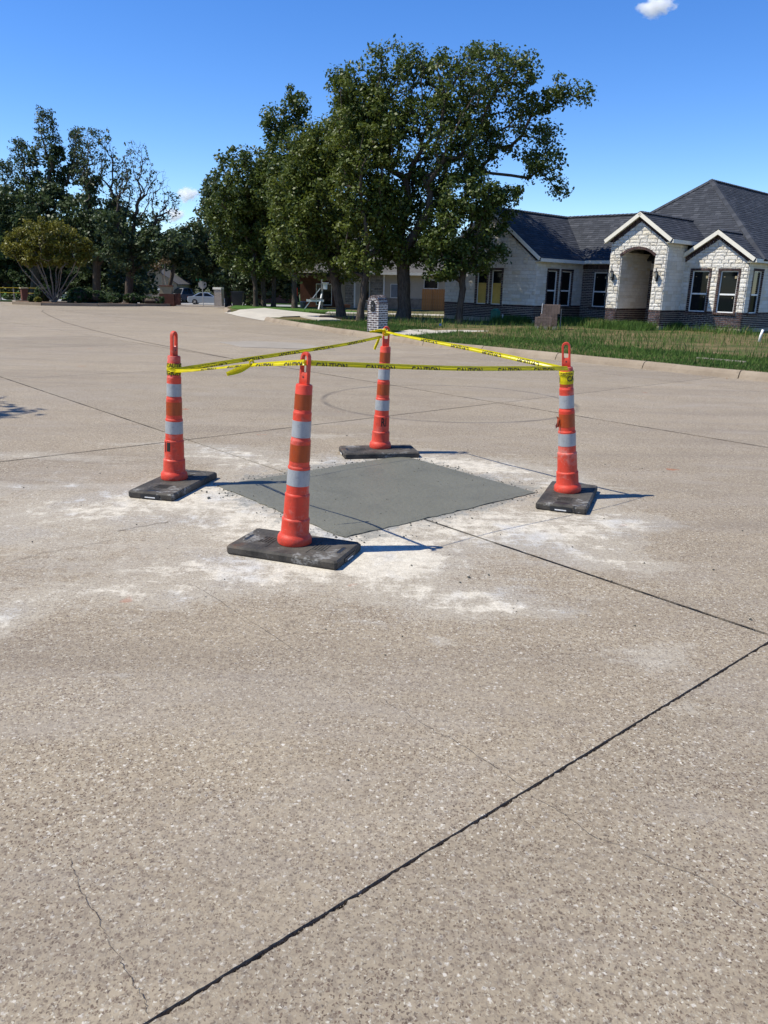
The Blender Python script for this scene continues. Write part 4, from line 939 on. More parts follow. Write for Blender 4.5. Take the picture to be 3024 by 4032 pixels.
def window(F,u0,u1,z0,z1,rec=.055,rail=.44,bars=.034,board=None,sash=True,sticker=True):
    """window frame set back in the wall > pane, rail, sticker"""
    f=MB(); w_=bars; zr=z0+(z1-z0)*rail
    for a,b,c,d in ((u0,u0+w_,z0,z1),(u1-w_,u1,z0,z1),(u0+w_,u1-w_,z1-w_,z1),(u0+w_,u1-w_,z0,z0+w_)):
        f.box(F.P((a+b)/2,(c+d)/2,-rec),(b-a,.05,d-c),M=Matrix((F.s,-F.n,F.t)).transposed() if False else Matrix((F.s,F.n,F.t)).transposed())
    fr=f.build('window','white_vinyl',house)
    g=MB(); g.box(F.P((u0+u1)/2,(z0+z1)/2,-rec-.004),(u1-u0-2*w_,.006,z1-z0-2*w_),M=Matrix((F.s,F.n,F.t)).transposed()); g.build('pane','window_glass',fr)
    if sash:
        q=MB(); q.box(F.P((u0+u1)/2,zr,-rec+.012),(u1-u0-2*w_,.04,.055),M=Matrix((F.s,F.n,F.t)).transposed()); q.build('rail','white_vinyl',fr)
    if sticker:
        s_=MB()
        for a,b,ww,hh,m in ((.2,.86,.05,.02,'white'),(.84,.85,.07,.09,'g')):
            s_.box(F.P(u0+(u1-u0)*a,z0+(z1-z0)*b,-rec+.002),(ww,.003,hh),M=Matrix((F.s,F.n,F.t)).transposed())
        s_.box(F.P(u0+(u1-u0)*.8,z0+(z1-z0)*.36,-rec+.002),(.022,.003,.05),M=Matrix((F.s,F.n,F.t)).transposed())
        s_.build('sticker','pale_panel',fr)
    if board:
        b_=MB(); n_=4; ww=(u1-u0-2*w_)/n_
        for k in range(n_): b_.box(F.P(u0+w_+ww*(k+.5),z0+w_+(z1-z0)*.30,-rec+.006+.003*(k%2)),(ww-.004,.01,(z1-z0)*.6),M=Matrix((F.s,F.n,F.t)).transposed())
        b_.build('board','plywood',fr)
    return fr
FM=lambda F:Matrix((F.s,F.n,F.t)).transposed()
def soldier(F,u0,u1,z,h,w_=.068,d1=.045,vertical=True):
    """row of upright bricks"""
    n=max(1,round((u1-u0)/w_)); w2=(u1-u0)/n
    for k in range(n): bricks.add(F,[[(u0+k*w2+.005,z+.004),(u0+(k+1)*w2-.005,z+.004),(u0+(k+1)*w2-.005,z+h-.004),(u0+k*w2+.005,z+h-.004)]],-.02,d1)
def jamb(F,u0,u1,z0,z1,d1=.04):
    n=max(1,round((z1-z0)/.068)); h=(z1-z0)/n
    for k in range(n): bricks.add(F,[[(u0+.003,z0+k*h+.005),(u1-.003,z0+k*h+.005),(u1-.003,z0+(k+1)*h-.005),(u0+.003,z0+(k+1)*h-.005)]],-.02,d1)
def surround(F,u0,u1,z0,z1,b=.085):
    soldier(F,u0-b,u1+b,z1,.085); jamb(F,u0-b,u0,z0,z1); jamb(F,u1,u1+b,z0,z1); soldier(F,u0-.10,u1+.10,z0-.075,.075,d1=.075)
def rect(a,b,c,d): return [(a,c),(b,c),(b,d),(a,d)]
def stone_wall(F,regions,wins,brick_to=ZW,ground=ZS,holes=(),arch=None,smooth=False,doors=()):
    """brick base, stone above, over convex regions given in wall coordinates"""
    lo=min(q[0] for r_ in regions for q in r_); hi=max(q[0] for r_ in regions for q in r_)
    wall_mesh(F,regions,[rect(a-.004,b+.004,c-.004,d+.004) for a,b,c,d in wins]+list(holes),.12,'wall','pale_mortar',.0)
    base=rect(lo,hi,ground,brick_to-.075); bh=[rect(a-.1,b+.1,c-.075,d) for a,b,c,d in wins]+list(holes)
    for ps in tiles([base],bh,.0677,(.203,.203),.015,True): bricks.add(F,ps,-.02,.014)
    # rowlock cap course
    x=lo
    while x<hi-.02:
        seg=rect(x,min(x+.068,hi)-.009,brick_to-.072,brick_to-.004); mid=x+.03
        if not any(a-.1<mid<b+.1 for a,b,c,d in wins) and not any(min(q[0] for q in h_)<mid<max(q[0] for q in h_) for h_ in holes): bricks.add(F,[seg],-.02,.022)
        x+=.068
    ups=[inter(ccw(r_),rect(lo-1,hi+1,brick_to,20)) for r_ in regions]; ups=[u_ for u_ in ups if len(u_)>2]
    sh=[rect(a-.088,b+.088,c-.08,d+.088) for a,b,c,d in wins]+list(holes)+([arch] if arch else [])
    for ps in tiles(ups,sh,.128,(.22,.52),.012,False,hvar=.28): stones.add(F,ps,-.02,.028 if smooth else .034,.0 if smooth else .017)
    for a,b,c,d in wins: surround(F,a,b,c,d)
def fascia(a,b,h=.125,t=.035,mat='cream_trim',down=True,name='fascia'):
    """board from a to b (top edge points)"""
    a=Vector(a);b=Vector(b); d=(b-a).normalized(); nn=d.cross(Z); nn.normalize(); zz=nn.cross(d); zz.normalize()
    if zz.z<0: zz=-zz
    M=Matrix((d,nn,zz)).transposed(); mb=MB(); mb.box((a+b)/2-zz*h/2,((b-a).length,t,h),M=M); return mb.build(name,mat,house)
def quad(pts,name,mat,th=.02,parent=house):
    pts=[Vector(p) for p in pts]; n_=(pts[1]-pts[0]).cross(pts[2]-pts[0]).normalized(); n=len(pts)
    vs=pts+[p-n_*th for p in pts]; return obj(name,vs,[tuple(range(n)),tuple(range(n,2*n))[::-1]]+[(i,n+i,n+(i+1)%n,(i+1)%n) for i in range(n)],mat,parent)
def roof_face(eave_a,eave_b,polys,seed=0,ridge=True):
    """polys in 3D (house u,v,z) convex; the slope's frame runs along the eave from a to b"""
    a=H(*eave_a);b=H(*eave_b); s_=(b-a).normalized(); p3=[H(*q) for q in polys[0]]
    n_=None
    for i in range(len(p3)):
        c_=(p3[(i+1)%len(p3)]-p3[i]).cross(p3[(i+2)%len(p3)]-p3[i])
        if c_.length>.05: n_=c_.normalized(); break
    if n_.z<0: n_=-n_
    t_=n_.cross(s_).normalized(); F=Frame(a,s_,t_); 
    reg=[[((H(*q)-a).dot(F.s),(H(*q)-a).dot(F.t)) for q in P_] for P_ in polys]
    for P_ in polys: quad([H(*q) for q in P_] if (H(*P_[1])-H(*P_[0])).cross(H(*P_[2])-H(*P_[0])).dot(n_)>0 else [H(*q) for q in P_][::-1],'roof_deck','shingle_grey',.06)
    for ps in tiles([ccw(r_) for r_ in reg],[],.142,(.16,.34),.004,False,hvar=0): shing.add(F,ps,.002+random.random()*.004,.011+.006*random.random(),tilt=1)
# -- walls
F2=Frame(H(0,0,0),E1,Z)                     # window gable, faces the road
g2L,g2R=-2.45,0.
wins2=[(-2.02,-1.39,.88,2.34),(-.97,-.33,.88,2.34)]
stone_wall(F2,[[(g2L,ZS),(g2R,ZS),(g2R,2.62),(-1.19,3.52),(g2L,2.68)]],wins2)
for a,b,c,d in wins2: window(F2,a,b,c,d)
Fs=Frame(H(0,0,0),E2,Z)                     # its right side wall
winsS=[(.48,1.29,.88,2.36)]
stone_wall(Fs,[rect(0,7.,ZS,2.72)],winsS,smooth=True)
for a,b,c,d in winsS: window(Fs,a,b,c,d,sticker=False)
# portico
pL,pR,pv=-4.62,-2.38,-1.50; aL,aR=-4.19,-2.83
FP=Frame(H(0,pv,0),E1,Z); ar,(acx,acz,arr,aa)=circle_arch(aL,aR,2.80,3.06)
hole=[(aL,ZS-.1),(aR,ZS-.1)]+[p for p in ar]
ar2,_=circle_arch(aL-.02,aR+.02,2.80,3.13)
stone_wall(FP,[[(pL,ZS),(pR,ZS),(pR,3.28),(-3.5,4.08),(pL,3.28)]],[],holes=[hole],arch=[(aL,2.5),(aR,2.5)]+ar2)
# the brick courses of the arch ring
n=24
for k in range(n):
    t0=-aa+2*aa*k/n; t1_=-aa+2*aa*(k+1)/n-.004; P4=[(acx+r_*math.sin(t),acz+r_*math.cos(t)) for r_,t in ((arr-.004,t0),(arr-.004,t1_),(arr+.085,t1_),(arr+.085,t0))]
    bricks.add(FP,[ccw(P4)],-.02,.05)
Fpi=Frame(H(aL,pv,0),E2,Z)                  # left inside wall of the porch
stone_wall(Fpi,[rect(.0,2.35,ZS,2.95)],[],smooth=True)
Fpr=Frame(H(pR,pv,0),E2,Z)                  # right side wall of the portico
stone_wall(Fpr,[rect(0,1.52,ZS,3.30)],[],smooth=True)
Fpl=Frame(H(pL,.9,0),-E2,Z); stone_wall(Fpl,[rect(0,2.4,ZS,3.28)],[],smooth=True)
mb=MB(); mb.add([H(aL-.02,pv+.05,2.82),H(aR+.02,pv+.05,2.82),H(aR+.02,.9,2.82),H(aL-.02,.9,2.82),H(aL-.02,pv+.12,3.1),H(aR+.02,pv+.12,3.1),H(aR+.02,.9,3.1),H(aL-.02,.9,3.1)],[(4,5,6,7),(3,2,1,0)][0:1]); mb.build('porch_ceiling','taupe_stucco',house)
# main wall of plain brick between wing and portico, and behind the porch
FMn=Frame(H(0,.85,0),E1,Z); winsM=[(-6.67,-6.05,.88,2.27)]
wall_mesh(FMn,[rect(-7.24,-2.5,ZS,2.62)],[rect(a-.004,b+.004,c-.004,d+.004) for a,b,c,d in winsM],.12,'wall','pale_mortar')
for ps in tiles([rect(-7.24,-4.6,ZS,2.38),rect(-4.2,-2.7,ZS,2.38)],[rect(a,b,c-.075,d) for a,b,c,d in winsM],.0677,(.203,.203),.015,True): bricks.add(FMn,ps,-.02,.014)
soldier(FMn,-7.24,-4.62,2.38,.20); soldier(FMn,-6.77,-5.95,.80,.075,d1=.075)
window(FMn,*winsM[0],sticker=True)
# wing
wu,wv=-7.24,-2.53
FWs=Frame(H(wu,wv,0),E2,Z); winsW=[(.78,1.47,.88,2.27),(1.79,2.54,.88,2.27)]
stone_wall(FWs,[rect(0,3.38,ZS,2.62)],winsW,smooth=True)
for a,b,c,d in winsW: window(FWs,a,b,c,d,sticker=False,sash=True)
FWf=Frame(H(0,wv,0),E1,Z); wl=-12.0; winsF=[(-10.22,-9.70,.88,2.25),(-9.45,-8.94,.88,2.25)]
stone_wall(FWf,[[(wl,ZS),(wu,ZS),(wu,2.56),(-9.62,4.40),(wl,2.56)]],winsF)
for a,b,c,d in winsF: window(FWf,a,b,c,d,board=True,sticker=False,sash=False)
Fwl=Frame(H(wl,1.5,0),-E2,Z); wall_mesh(Fwl,[rect(0,4.03,ZS,2.6)],[],.1,'wall','pale_mortar')
# slab, back walls and a plain far side to close the house
def slabbox(u0,u1,v0,v1):
    mb=MB(); c=[H(u0,v0,0),H(u1,v0,0),H(u1,v1,0),H(u0,v1,0)]; mb.add([p+Z*.0 for p in c]+[p+Z*ZS for p in c],[(0,3,2,1),(4,5,6,7),(0,1,5,4),(1,2,6,5),(2,3,7,6),(3,0,4,7)]); mb.build('foundation','slab_foundation',house)
slabbox(g2L,.012,-.012,7.); slabbox(wl-.012,wu+.012,wv-.012,6.); slabbox(pL-.012,pR+.012,pv-.012,.8); slabbox(wu+.02,g2L-.003,.84,6.9)
for a,b in (((wl,6.),(g2R,7.)),((wl,1.5),(wl,6.)),((g2R,7.),(g2R,12.))):
    p=H(a[0],a[1],ZS);q=H(b[0],b[1],ZS); quad([p,q,q+Z*2.4,p+Z*2.4],'wall','pale_mortar',.1)
# dark rooms behind the glass
# -- roofs
SZ=.79; ez=2.74
zf=lambda v:ez+SZ*(v-.45); rz_=4.70; rv=.45+(rz_-ez)/SZ; K=(-3.85,4.65,zf(4.65))
kq=(K[2]-rz_)/SZ
roof_face((-6.97,.45,ez),(.32,.45,ez),[[(-6.97,.45,ez),(K[0]-kq,.45,ez),(K[0]-kq,rv,rz_),(-9.62,rv,rz_)],[(K[0]-kq,.45,ez),(.35,.45,ez),K,(K[0]-kq,rv,rz_)]])
roof_face((.35,.45,ez),(.35,9,ez),[[(.35,.45,ez),(.35,12.5,ez),(K[0],12.5,K[2]),K]])
quad([H(*K),H(K[0],12.5,K[2]),H(K[0]-4.2,12.5,2.74),H(K[0]-4.2,8.85,2.74),H(K[0]-kq,rv,rz_)][::-1],'roof_deck','shingle_grey',.05)
quad([H(-9.62,rv,rz_),H(K[0]-kq,rv,rz_),H(K[0]-kq,rv+2.5,2.74),H(-12.3,rv+2.5,2.74)][::-1],'roof_deck','shingle_grey',.05)
wf=-2.75; wz=2.72; ws_=(rz_-wz)/(9.62-6.95)
roof_face((-6.95,wf,wz),(-6.95,.45,wz),[[(-6.95,wf,wz),(-6.95,.43,wz),(-9.62,rv,rz_),(-9.62,wf,rz_)]])
quad([H(-12.29,wf,wz),H(-9.62,wf,rz_),H(-9.62,rv,rz_),H(-12.29,rv+2.5,wz)],'roof_deck','shingle_grey',.05)
gz=2.77; gr=3.74; gs=(gr-gz)/1.45
roof_face((.27,-.22,gz),(.27,.5,gz),[[(.27,-.22,gz),(.27,.46,gz),(-1.18,.45+(gr-ez)/SZ,gr),(-1.18,-.22,gr)]])
roof_face((-2.63,.5,gz),(-2.63,-.22,gz),[[(-2.63,-.22,gz),(-1.18,-.22,gr),(-1.18,.45+(gr-ez)/SZ,gr),(-2.63,.48,gz)]])
pz=3.38; pr=4.33
roof_face((-2.14,pv-.22,pz),(-2.14,1.2,pz),[[(-2.14,pv-.22,pz),(-2.14,1.26,pz),(-3.5,.45+(pr-ez)/SZ,pr),(-3.5,pv-.22,pr)]])
roof_face((-4.86,1.2,pz),(-4.86,pv-.22,pz),[[(-4.86,pv-.22,pz),(-3.5,pv-.22,pr),(-3.5,.45+(pr-ez)/SZ,pr),(-4.86,1.26,pz)]])
# rake boards, soffits, brick dentils under the rakes
def gable_trim(uL,uR,uc,zl,zr_,v,F,wallv,wl_,wr_,zs_,side_len):
    for (ua,sg) in ((uL,-1),(uR,1)):
        a=H(ua,v,zl+.005);b=H(uc,v,zr_+.005); fascia(a,b,.13,.035,name='rake_board')
        # soffit
        dn=Vector((0,0,-.11)); quad([H(ua,v+.018,zl)+dn,H(uc,v+.018,zr_)+dn,H(uc,wallv,zr_)+dn,H(ua,wallv,zl)+dn],'soffit','cream_trim',.012)
    # slanted bricks along the rake, on the wall face
    sl=(zr_-zl)/(uc-uL)
    for sg,u0_ in ((1,wl_),(-1,wr_)):
        L=abs(uc-u0_); n=int(L*math.hypot(1,sl)/.068); 
        for k in range(n):
            f0=(k+.1)/n; f1=(k+.86)/n; pts=[]
            for f in (f0,f1):
                u=u0_+(uc-u0_)*f; z=(zl+sl*abs(u-(uL if sg==1 else uR)))-.125; pts.append((u,z))
            dx=-sg*.05*sl; h=.16
            P4=[pts[0],pts[1],(pts[1][0]+sg*.045,pts[1][1]-h),(pts[0][0]+sg*.045,pts[0][1]-h)]
            bricks.add(F,[ccw(P4)],-.02,.06 if k%2 else .045)
gable_trim(-2.63,.27,-1.18,gz,gr,-.22,F2,0,g2L,g2R,None,0)
gable_trim(-4.86,-2.14,-3.5,pz,pr,pv-.22,FP,pv,pL,pR,None,0)
gable_trim(-12.29,-6.95,-9.62,wz,rz_,wf,FWf,wv,wl,wu,None,0)
# level eave boards and soffits
def eave(a,b,inn):
    a=H(*a);b=H(*b); fascia(a,b,.13,.03); i=E1*inn[0]+E2*inn[1]; dn=Vector((0,0,-.115)); quad([a+dn,b+dn,b+i+dn,a+i+dn],'soffit','cream_trim',.012)
eave((.29,-.20,gz-.01),(.29,12,ez-.01),(-.30,0)); eave((-6.93,wf+.02,wz-.01),(-6.93,.43,wz-.01),(-.32,0)); eave((-6.93,.43,ez-.01),(-4.88,.43,ez-.01),(0,.4)); eave((-2.12,pv-.20,pz-.01),(-2.12,1.2,pz-.01),(-.28,0)); eave((-2.65,.40,gz-.01),(-2.65,-.20,gz-.01),(.2,0))
# ridge and hip caps
def cap(a,b,w_=.14):
    a=H(*a)+Z*.03;b=H(*b)+Z*.03; L=(b-a).length; n=int(L/.2); mb=MB(); d=(b-a).normalized(); s_=d.cross(Z).normalized()
    for k in range(n):
        p=a+d*(L*(k)/n); q=a+d*(L*(k+1.08)/n); up_=Vector((0,0,.012)); mb.add([p-s_*w_-Z*.075,p+up_*.2,p+s_*w_-Z*.075,q-s_*w_-Z*.06+up_,q+up_*1.5,q+s_*w_-Z*.06+up_],[(0,1,4,3),(1,2,5,4)],random.random())
    o_=mb.build('ridge_caps','shingle_grey',house); o_['kind']='stuff'
cap((.35,.45,ez),K); cap((K[0]-kq,rv,rz_),K); cap((-9.62,rv,rz_),(K[0]-kq,rv,rz_)); cap((-9.62,wf,rz_),(-9.62,rv,rz_)); cap((-1.18,-.22,gr),(-1.18,1.7,gr)); cap((-3.5,pv-.22,pr),(-3.5,2.4,pr)); cap(K,(K[0],12,K[2]))
# step at the porch
mb=MB(); 
for p in [H(-3.5,pv-.25,.27)]: mb.box(p,(1.2,.5,.10),rz=R(-45))
mb.build('porch_step','new_concrete',house)
# lanterns on the portico pillars
def lantern(u,label):
    t=thing('wall_lantern',label,'lantern',H(u,pv-.05,2.12),'black lanterns on the porch pillars'); c=H(u,pv-.16,2.12)
    b=MB(); b.box(H(u,pv-.055,2.05),(.09,.03,.24),rz=R(-45)); b.tube([H(u,pv-.06,1.98),H(u,pv-.12,1.92),H(u,pv-.16,1.96)],.012,6); b.build('bracket','black_metal',t)
    b=MB(); b.lathe([(.02,-.10),(.045,-.08),(.05,-.075)],6,c); b.lathe([(.088,.105),(.06,.15),(.02,.175),(.012,.20),(.02,.215),(.004,.235)],6,c)
    for k in range(6):
        a=k*math.pi/3; b.bar(c+Vector((.048*math.cos(a),.048*math.sin(a),-.075)),c+Vector((.078*math.cos(a),.078*math.sin(a),.105)),.010)
    b.build('cage','black_metal',t)
    b=MB(); b.lathe([(.042,-.072),(.070,.10)],6,c); b.build('lamp_glass','lamp_glass',t)
lantern(-4.43,'black lantern on the left pillar of the stone porch'); lantern(-2.64,'black lantern on the right pillar of the stone porch')
stones.flush(); bricks.flush(); shing.flush()

# ------------------------------------------------------------------ MAILBOXES
def mailbox(name,label,base,yaw,w_,d_,hs,arch,mat_b,mat_m,group=None,door=True,cap_=None,lim=300,nobrick=False):
    """w_ = width of the front, d_ = depth; front faces local -y"""
    t=thing(name,label,'mailbox',base,group); B=Vector(base); X=Vector((math.cos(yaw),math.sin(yaw),0)); Y=Vector((-X.y,X.x,0))
    P_=lambda x,y,z:B+X*x+Y*y+Z*z
    n=12; rr=w_/2
    prof=[(-rr,0),(rr,0),(rr,hs)]+([(rr*math.cos(a),hs+arch*math.sin(a)) for a in np.linspace(0,math.pi,n+1)[1:-1]] if arch else [])+[(-rr,hs)]
    e=.012; pf=[(x*(1-e/rr),max(0,z)-(e if z>hs else 0)) for x,z in prof]; k=len(pf)
    obj('mortar_core',[P_(x,e,z) for x,z in pf]+[P_(x,d_-e,z) for x,z in pf],[tuple(range(k)),tuple(range(k,2*k))[::-1]]+[(i,k+i,k+(i+1)%k,(i+1)%k) for i in range(k)],mat_m,t)
    if nobrick: return t
    pc=Pieces('brick',mat_b,t,lim)
    FF=Frame(P_(-rr,e,0),X,Z); FR=Frame(P_(rr-e,0,0),Y,Z); FL=Frame(P_(-rr+e,d_,0),-Y,Z)
    dh=[(rr-.075,hs-.20),(rr+.075,hs-.20),(rr+.075,hs+.0)]+[(rr+.075*math.cos(a),hs+.11*math.sin(a)) for a in np.linspace(0,math.pi,7)[1:-1]]+[(rr-.075,hs)]
    face=[(x+rr,z) for x,z in prof]; ar_=rr
    inner_=[(rr+(rr-.075)*math.cos(a),hs+(arch-.075)*math.sin(a)) for a in np.linspace(0,math.pi,9)] if arch else []
    if arch:
        reg=[rect(0,w_,0,hs),inner_]
    else: reg=[rect(0,w_,0,hs)]
    for ps in tiles(reg,[dh] if door else [],.0677,(.195,.195),.025,True): pc.add(FF,ps,-.004,.006)
    for F in (FR,FL):
        for ps in tiles([rect(0,d_,0,hs)],[],.0677,(.195,.195),.025,True): pc.add(F,ps,-.004,.006)
    if arch:
        m=8; hw=[]
        for i in range(m):
            a0=math.pi*(i+.06)/m; a1=math.pi*(i+.94)/m
            # end faces of the arch bricks on the front
            q=[(rr+(rr-.066)*math.cos(a0),hs+(arch-.066)*math.sin(a0)),(rr+rr*math.cos(a0),hs+arch*math.sin(a0)),(rr+rr*math.cos(a1),hs+arch*math.sin(a1)),(rr+(rr-.066)*math.cos(a1),hs+(arch-.066)*math.sin(a1))]
            pc.add(FF,[ccw(q)],-.004,.006)
            p0=P_(rr*math.cos(a0),0,hs+arch*math.sin(a0)); p1=P_(rr*math.cos(a1),0,hs+arch*math.sin(a1)); F=Frame(p0-(p1-p0).normalized()*0,Y,(p1-p0)); 
            L=(p1-p0).length; 
            if F.n.dot(P_(0,0,hs)-p0)>0: F=Frame(p0+Y*d_,-Y,(p1-p0))
            for ps in tiles([rect(0,d_,0,L)],[],L,(.195,.195),.014,True,phase=.1*(i%2)): pc.add(F,ps,-.03,.002)
    pc.flush()
    if door:
        b=MB(); q=[(x-rr)*.96 for x,z in dh]; k=len(dh); vs=[P_(x,.004,z) for x,(_,z) in zip(q,dh)]+[P_(x,-.03,z) for x,(_,z) in zip(q,dh)]
        b.add(vs,[tuple(range(k)),tuple(range(k,2*k))[::-1]]+[(i,k+i,k+(i+1)%k,(i+1)%k) for i in range(k)]); dr=b.build('door','black_metal',t)
        b=MB(); b.box(P_(0,-.038,hs-.05),(.02,.012,.05),rz=yaw); b.build('handle','sign_grey',dr)
    return t
mailbox('brick_mailbox','arched dark brick mailbox with thick white mortar behind the rearmost cone','mailbox' and (-.50,24.88,.13),R(-34),.44,.52,.86,.27,'smeared_brick','white_mortar')
mm=mailbox('brick_mailbox','square tan brick mailbox with pale cap on the grass corner near the silver car',(-9.93,46.6,.13),R(-8),.46,.46,.92,0,'tan_brick','pale_mortar',door=False,lim=300)
b=MB(); b.box((-9.93+.0,46.83,.13+.92+.05),(.50,.50,.11),rz=R(-8)); b.build('cap','cream_trim',mm)
mm=mailbox('brick_mailbox','far reddish brick mailbox with pale cap beside the yellow taped fence',(-24.9,55.,tz(55)+.1),R(35),.42,.50,.80,0,'red_brick','red_brick',door=False,nobrick=True)
b=MB(); b.box((-24.9-.14,55.2,tz(55)+.1+.84),(.50,.58,.08),rz=R(35)); b.build('cap','pale_panel',mm)

def closed_curb(name,pts):
    o_=bpy.data.objects.new(name,None); col.objects.link(o_); o_['kind']='structure'; P2=resample(pts,1.0); i=0
    while i<len(P2)-1:
        j=min(i+2,len(P2)-1); mb=MB()
        for a,b_ in zip(P2[i:j],P2[i+1:j+1]):
            mb.bar((a[0],a[1],.07+tz(a[1])),(b_[0],b_[1],.07+tz(b_[1])),.18,.16)
        mb.build('curb_section','kerb_concrete',o_,centre=True); i=j
# ------------------------------------------------------------------ TREES
def leaves(name,C,S_,per,size,mat,parent,seed,flat=.0,sparse=None):
    rs=np.random.RandomState(seed); C=np.asarray(C); nC=len(C); n=nC*per
    cen=np.repeat(C,per,0); sp_=np.repeat(np.asarray(S_),per)
    d=rs.randn(n,3); d/=np.linalg.norm(d,axis=1)[:,None]; r_=rs.rand(n)**.5; pos=cen+d*(r_*sp_)[:,None]*np.array([1,1,.75])
    nrm=rs.randn(n,3)+np.array([0,0,.9])+d*.6; nrm/=np.linalg.norm(nrm,axis=1)[:,None]
    t=np.cross(nrm,rs.randn(n,3)); t/=np.linalg.norm(t,axis=1)[:,None]; b_=np.cross(nrm,t); sz=size*(.55+.9*rs.rand(n))
    V=np.zeros((n,4,3)); V[:,0]=pos+t*sz[:,None]*.62; V[:,1]=pos+b_*sz[:,None]*.36+nrm*sz[:,None]*.08; V[:,2]=pos-t*sz[:,None]*.55; V[:,3]=pos-b_*sz[:,None]*.36+nrm*sz[:,None]*.08
    me=bpy.data.meshes.new(name); me.vertices.add(n*4); me.vertices.foreach_set('co',(V.reshape(-1,3)-np.array(worldloc(parent))).reshape(-1).astype(np.float32)); me.loops.add(n*4); me.loops.foreach_set('vertex_index',np.arange(n*4,dtype=np.int32)); me.polygons.add(n); me.polygons.foreach_set('loop_start',np.arange(0,n*4,4,dtype=np.int32)); me.update(calc_edges=True)
    a=me.attributes.new('rnd','FLOAT','FACE'); cv=np.repeat(rs.rand(nC),per); a.data.foreach_set('value',np.clip(.55*cv+.45*rs.rand(n),0,1).astype(np.float32))
    me.materials.append(MATS[mat]); o_=bpy.data.objects.new(name,me); col.objects.link(o_); o_.parent=parent; return o_
def skeleton(base,fork,C,seed,r0,mat,parent,bend=.25,extra=None,lean=None,twig=.012,name='trunk',nside=6,pw=.5):
    rs=np.random.RandomState(seed); base=np.array(base,float); fork=np.array(fork,float); nodes=[]; par=[]
    nT=6
    for i in range(nT+1):
        f=i/nT; p=base*(1-f)+fork*f; 
        if 0<i: p=p+np.array([rs.randn()*.022,rs.randn()*.022,0])
        nodes.append(p); par.append(i-1)
    C=np.asarray(C); order=np.argsort(np.linalg.norm(C-fork,axis=1)); plen=[0]*(nT+1)
    for i in range(1,nT+1): plen[i]=plen[i-1]+np.linalg.norm(nodes[i]-nodes[i-1])
    tips=[]
    NA=np.zeros((len(C)*3+nT+2,3)); NA[:nT+1]=nodes; PL=np.zeros(len(NA)); PL[:nT+1]=plen; n=nT+1
    for ci in order:
        c=C[ci]; d=np.linalg.norm(NA[2:n]-c,axis=1); cost=d+.30*PL[2:n]+np.where(NA[2:n,2]>c[2]+.3,d*.6,0); j=int(np.argmin(cost))+2; p0=NA[j]; L=d[j-2]
        steps=1 if L<.9 else 2
        pi=j
        for s_ in range(1,steps+1):
            f=s_/steps; q=p0*(1-f)+c*f
            if f<1: q=q+rs.randn(3)*L*.10+np.array([0,0,L*.06])
            NA[n]=q; PL[n]=PL[pi]+np.linalg.norm(q-NA[pi]); par.append(pi); pi=n; n+=1
        tips.append(pi)
    cnt=np.zeros(n); 
    for t in tips: cnt[t]+=1
    for i in range(n-1,0,-1): cnt[par[i]]+=cnt[i]
    tot=max(cnt[0],1); rad=r0*(np.maximum(cnt,.25)/tot)**pw; rad=np.maximum(rad,twig); rad[0]=r0*1.35; rad[1]=max(rad[1],r0*1.04)
    for i in range(2,nT+1): rad[i]=max(rad[i],r0*(1-.22*i/nT))
    V=[];Fc=[]
    ang=np.linspace(0,2*math.pi,nside,endpoint=False)
    for i in range(1,n):
        p=par[i]; a=NA[p];b_=NA[i]; d=b_-a; L=np.linalg.norm(d)
        if L<1e-4: continue
        d/=L; x=np.cross(d,[0.31,.95,.02] if abs(d[2])>.8 else [0,0,1.]); x/=np.linalg.norm(x); y=np.cross(d,x); k=len(V)
        ra=min(rad[p],rad[i]*1.5) if p>=nT else rad[p]
        ns=nside if rad[i]>.05 else 4
        aa_=np.linspace(0,2*math.pi,ns,endpoint=False)
        for (c,r_) in ((a,ra),(b_+d*rad[i]*.3,rad[i])):
            for t in aa_: V.append(c+x*math.cos(t)*r_+y*math.sin(t)*r_)
        for q in range(ns): Fc.append((k+q,k+(q+1)%ns,k+ns+(q+1)%ns,k+ns+q))
    return obj(name,V,Fc,mat,parent,smooth=True)
def clusters(blobs,Y,seed,dens,depth=1.,yj=.8,shell=.55,cluster=.45):
    rs=np.random.RandomState(seed); C=[];S_=[]
    for bl in blobs:
        cx_,cz,rx,rz=bl[:4]; cy_=Y+(bl[4] if len(bl)>4 else (rs.rand()-.5)*2*yj); ry=max(rx,rz)*.85*depth; n=max(3,int(dens*3.0*rx*rz*(1.2 if rx>1 else 1.5)))
        for _ in range(n):
            d=rs.randn(3); d/=np.linalg.norm(d); f=shell+(1-shell)*rs.rand() if rs.rand()<.8 else rs.rand()**.5
            C.append((cx_+d[0]*rx*f,cy_+d[1]*ry*f,cz+d[2]*rz*f)); S_.append(cluster*(.6+.8*rs.rand()))
    return np.array(C),np.array(S_)
